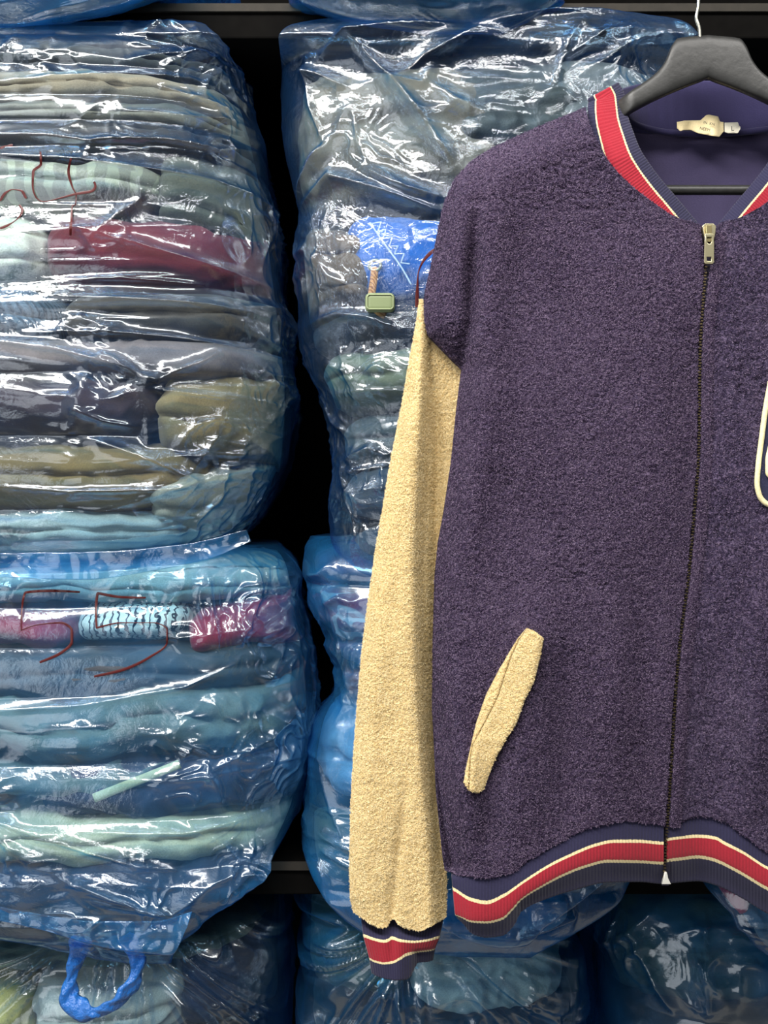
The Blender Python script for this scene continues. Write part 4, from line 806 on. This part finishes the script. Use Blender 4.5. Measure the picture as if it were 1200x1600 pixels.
# the pile of the fleece: short curly fibres rooted on the cloth
def fibre_mat(name, c1, c2, c3):
    t = NT(name); hi = t.n('HairInfo'); col = t.ramp(hi.outputs['Random'], [(0.0, lin(*c1)), (0.5, lin(*c2)), (1.0, lin(*c3))])
    t.pr(col, 0.9, None, spec=0.05); return t.m
def pile(P, n, length, rad, mat, parent, seed):
    rg = np.random.default_rng(seed); R, C = P.shape[:2]
    # even cover: weight rows by their width
    wdt = np.abs(P[:, -1, 0]-P[:, 0, 0])+1e-4; r = np.searchsorted(np.cumsum(wdt)/wdt.sum(), rg.random(n)); r = np.clip(r, 0, R-2); c = rg.integers(0, C-1, n)
    a = rg.random((n, 1)); b = rg.random((n, 1))
    root = P[r, c]*(1-a)*(1-b)+P[r, c+1]*a*(1-b)+P[r+1, c]*(1-a)*b+P[r+1, c+1]*a*b
    N = normals(P)[r, c]; N = N*np.where(N[:, 1:2] > 0, -1, 1)
    K = 4; pts = np.zeros((n, K, 3)); pts[:, 0] = root-N*0.0003
    th = rg.random(n)*2*np.pi; T1 = np.cross(N, [0, 0, 1.0]); T1 /= np.linalg.norm(T1, axis=1, keepdims=True)+1e-9; T2 = np.cross(N, T1)
    ln = length*(0.6+0.8*rg.random((n, 1)))
    for k in range(1, K):
        th = th+rg.normal(0.9, 0.5, n); d = T1*np.cos(th)[:, None]+T2*np.sin(th)[:, None]
        lift = (0.8, 0.35, -0.1)[k-1]; v = d*0.8+N*lift; pts[:, k] = pts[:, k-1]+v*ln/3
    hc = bpy.data.hair_curves.new('pile'); hc.add_curves([K]*n)
    hc.points.foreach_set('position', pts.astype(np.float32).ravel()); 
    at = hc.attributes.get('radius') or hc.attributes.new('radius', 'FLOAT', 'POINT'); at.data.foreach_set('value', np.tile(np.array([1, 1, 0.9, 0.5], np.float32)*rad, n))
    hc.materials.append(mat); o = bpy.data.objects.new('pile', hc); COL.objects.link(o); o.parent = parent; o.matrix_parent_inverse = parent.matrix_world.inverted(); o['kind'] = 'stuff'
    return o
F_NAVY = fibre_mat('navy_fibre', (46, 36, 56), (80, 66, 90), (132, 116, 138)); F_CREAM = fibre_mat('cream_fibre', (216, 189, 130), (241, 216, 162), (250, 236, 195))
for (P_, m_, p_, st_), n_ in zip(PILE, (230000, 60000, 14000, 130000, 0)):
    if n_: pile(P_, n_, 0.0022 if m_ is M_NAVY else 0.0018, 0.00016, F_NAVY if m_ is M_NAVY else F_CREAM, p_, n_)

# pocket: welt flap and the strip behind it
PO_L = [(823, 982), (809, 999), (781, 1046), (760, 1086), (745, 1129), (737, 1162), (730, 1194), (725, 1222), (732, 1235), (744, 1240)]
PO_R = [(824, 982), (836, 987), (850, 997), (844, 1029), (835, 1065), (820, 1095), (807, 1132), (794, 1151), (775, 1185), (762, 1217), (756, 1234), (746, 1240)]
PO_M = [(824, 983), (811, 1001), (800, 1025), (788, 1059), (779, 1088), (765, 1116), (751, 1142), (739, 1164), (735.5, 1185), (734, 1222), (733, 1235), (744, 1240)]
def patch(name, Lp, Rp, y0, y1, lift, mat, step, round_=0.003, seed=0, skirt=0.004, parent=None, dip=0.0):
    rows = np.linspace(y0, y1, int((y1-y0)/step)); xl, xr = yfn(Lp)(rows), yfn(Rp)(rows); C = max(6, int(np.max(xr-xl)/step)); s_ = np.linspace(0, 1, C)
    px = xl[:, None]+(xr-xl)[:, None]*s_[None]; py = np.repeat(rows[:, None], C, 1)
    ex = np.minimum.reduce([px-xl[:, None], xr[:, None]-px, py-y0, y1-py]); dome = round_*np.sqrt(np.clip(ex/7, 0, 1))
    y = front_y(px, py)-lift-dome+dip*smooth(9, 3, xr[:, None]-px)-nap(px, py, 400+seed, 0.6, 0)
    if mat is M_CREAM: pile(np.stack([X(px, y), y, Z(py, y)], -1)[2:-2, 1:-1], 9000, 0.0016, 0.00015, F_CREAM, parent or jk, 77+seed)
    return grid(name, np.stack([X(px, y), y, Z(py, y)], -1), mat, parent or jk, skirt=skirt)
pk = patch('pocket_back_strip', PO_L, [(a+5, b) for a, b in PO_M], 982, 1236, 0.0052, M_CREAM, 1.0, 0.001, 1, dip=0.0055)
patch('pocket_welt', PO_M, PO_R, 982.5, 1240, 0.0062, M_CREAM, 1.5, 0.0022, 2, 0.0075)
# chest patch: navy twill shape with a cream chenille border, cut by the frame
PA = densify([(1204, 596), (1196, 640), (1190, 685), (1185, 725), (1183, 755), (1187, 775), (1200, 788), (1230, 794), (1280, 796), (1330, 790), (1340, 770), (1344, 700), (1346, 620), (1338, 596), (1300, 588), (1240, 588), (1204, 596)], 3)
ya = front_y(PA[:, 0], PA[:, 1])-0.0028
cp_ = patch('chest_patch', [(1206, 590), (1192, 690), (1185, 740), (1186, 770), (1202, 792)], [(1338, 590), (1345, 690), (1340, 792)], 590, 792, 0.0012, M_TWILL, 4, 0.0, 3, 0.002)
tube('patch_border', np.stack([X(PA[:, 0], ya), ya, Z(PA[:, 1], ya)], 1), 0.0023, M_CHEN, cp_, n=10)
PI = densify([(1206, 690), (1200, 722), (1200, 738), (1206, 745), (1240, 745), (1300, 740), (1310, 690), (1300, 640), (1220, 640), (1206, 690)], 3); yi = front_y(PI[:, 0], PI[:, 1])-0.0028
tube('patch_inner_border', np.stack([X(PI[:, 0], yi), yi, Z(PI[:, 1], yi)], 1), 0.0023, M_CHEN, cp_, n=10)

# zipper
zp = densify([(a+1, b) for a, b in ZIP], 2.0); zy = front_y(zp[:, 0], zp[:, 1])
tpx = zp[:, :1]+np.linspace(-3, 8, 7)[None]; tpy = np.repeat(zp[:, 1:], 7, 1); ty = np.repeat(zy[:, None], 7, 1)+0.002
grid('zipper_tape', np.stack([X(tpx, ty), ty, Z(tpy, ty)], -1), M_TAPE, jk)
def teeth():
    q = densify([(a+0.5, b) for a, b in ZIP], 4.7); q = q[(q[:, 1] > 408) & (q[:, 1] < 1372)]; y = front_y(q[:, 0], q[:, 1])-0.0004
    Vs, Fs = [], []
    cube = np.array([[x, yy, z] for x in (-1, 1) for yy in (-1, 1) for z in (-1, 1)], float); F = np.array([[0, 1, 3, 2], [4, 6, 7, 5], [0, 4, 5, 1], [2, 3, 7, 6], [0, 2, 6, 4], [1, 5, 7, 3]])
    for k, ((a, b), yv) in enumerate(zip(q, y)):
        c = np.array([float(X(a+(0.6 if k % 2 else -0.6), yv)), yv, float(Z(b, yv))]); Vs.append(c+cube*np.array([0.0010, 0.0010, 0.0006])); Fs.append(F+8*k)
    return mesh_np('zipper_teeth', np.concatenate(Vs), np.concatenate(Fs), M_TEETH, jk, smooth_=False, props={'kind': 'stuff'})
teeth()
DZ = 0.979
def P3(px, py, y=DZ): return (float(X(px, y)), y, float(Z(py, y)))
def plate(name, poly, holes, y0, th, mat, parent):
    """a flat plate with real holes, cut with curves"""
    cu_ = bpy.data.curves.new(name, 'CURVE'); cu_.dimensions = '2D'; cu_.fill_mode = 'BOTH'; cu_.extrude = th; cu_.bevel_depth = 0.0003; cu_.bevel_resolution = 2
    for ring in [poly]+holes:
        sp = cu_.splines.new('POLY'); sp.points.add(len(ring)-1); sp.use_cyclic_u = True
        for p, (a, b) in zip(sp.points, ring): p.co = (float(X(a, y0)), float(Z(b, y0)), 0, 1)
    tmp = bpy.data.objects.new(name, cu_); COL.objects.link(tmp); dg = bpy.context.evaluated_depsgraph_get()
    me = bpy.data.meshes.new_from_object(tmp.evaluated_get(dg)); bpy.data.objects.remove(tmp)
    V = np.zeros(len(me.vertices)*3); me.vertices.foreach_get('co', V); V = V.reshape(-1, 3); W = np.stack([V[:, 0], y0-V[:, 2], V[:, 1]], 1)
    me.vertices.foreach_set('co', W.ravel().astype(np.float32)); me.flip_normals(); me.update(); me.materials.clear(); me.materials.append(mat)
    o = bpy.data.objects.new(name, me); COL.objects.link(o); o.parent = parent; o.matrix_parent_inverse = parent.matrix_world.inverted(); return o
sl = thing('zipper_slider', '', ''); del sl['label']; del sl['category']
sl.parent = jk; sl.location = jk.matrix_world.inverted() @ __import__('mathutils').Vector(P3(1107, 372)); bpy.context.view_layer.update()
plate('slider_body', [(1097, 354), (1101, 351), (1113, 351), (1117, 354), (1116, 366), (1113, 378), (1101, 378), (1099, 366)], [], DZ+0.001, 0.0022, M_BRASS, sl)
plate('slider_bridge', [(1103, 353), (1111, 353), (1111, 374), (1109, 378), (1105, 378), (1103, 374)], [], DZ-0.0035, 0.0012, plain('bridge_metal', (150, 138, 100), 0.4, metal=1.0), sl)
plate('pull_tab', [(1102, 366), (1114, 366), (1115, 380), (1115, 410), (1113, 412), (1102, 412), (1100.5, 410), (1101, 380)], [[(1104, 370), (1112, 370), (1112, 378), (1110, 382), (1106, 382), (1104, 378)], [(1103.5, 401), (1111.5, 401), (1111.5, 409), (1103.5, 409)]], DZ-0.0055, 0.0006, M_BRASS, sl)
plate('zipper_stop', [(1039, 1363), (1041, 1363), (1043, 1372), (1047, 1380), (1034, 1380), (1037, 1372)], [], float(front_y(np.array(1040.), np.array(1372.)))-0.003, 0.0015, M_WHITEMETAL, jk)

# neck labels
def label_sheet(name, x0, x1, top, bot, yfn_, mat, n=40):
    u = np.linspace(0, 1, n); v = np.linspace(0, 1, 16); px = x0+(x1-x0)*np.repeat(u[None], 16, 0); py = np.interp(u, [p[0] for p in top], [p[1] for p in top])[None]*(1-v[:, None])+np.interp(u, [p[0] for p in bot], [p[1] for p in bot])[None]*v[:, None]
    y = yfn_(u[None]+0*px, v[:, None]+0*px); return grid(name, np.stack([X(px, y), y, Z(py, y)], -1), mat, jk, skirt=0.0006)
label_sheet('neck_label', 1058, 1131, [(0, 190.5), (0.15, 188.5), (0.5, 188), (0.62, 180), (0.68, 179), (0.88, 182), (0.92, 190), (1, 191)], [(0, 200), (0.07, 205), (0.14, 203), (0.3, 203), (0.45, 208), (0.9, 214), (1, 205)],
            lambda u, v: 1.049-0.010*np.exp(-((u-0.72)/0.22)**2)*v-0.002*np.sin(u*18)*v, M_LABELC, 60)
label_sheet('size_tag', 1132.5, 1157, [(0, 191.5), (0.2, 191.5), (0.85, 191), (0.9, 196), (1, 198)], [(0, 206), (0.2, 208), (0.85, 208), (0.92, 204), (1, 201)], lambda u, v: 1.050-0.002*v, M_LABELW, 24)
def text(name, body, px, py, size_px, y, mat, parent, rot=0.0):
    c = bpy.data.curves.new(name, 'FONT'); c.body = body; c.size = size_px/FPX*y; c.extrude = 0.0001; c.align_x = 'CENTER'; c.align_y = 'CENTER'
    tmp = bpy.data.objects.new(name, c); COL.objects.link(tmp); dg = bpy.context.evaluated_depsgraph_get(); me = bpy.data.meshes.new_from_object(tmp.evaluated_get(dg)); bpy.data.objects.remove(tmp)
    from mathutils import Matrix, Vector
    me.transform(Matrix.Translation(Vector(P3(px, py, y))) @ Matrix.Rotation(math.pi/2, 4, 'X') @ Matrix.Rotation(rot, 4, 'Z'))
    me.materials.clear(); me.materials.append(mat); o = bpy.data.objects.new(name, me); COL.objects.link(o); o.parent = parent; o.matrix_parent_inverse = parent.matrix_world.inverted(); return o
text('size_letter', 'L', 1144.5, 201, 10, 1.0462, M_INK, jk)
text('label_lettering', 'NEEM', 1101.5, 202, 6.5, 1.0375, M_INK, jk, -0.2)
text('label_lettering', 'IN  KN', 1108, 193, 6, 1.0405, M_INK, jk, -0.2)
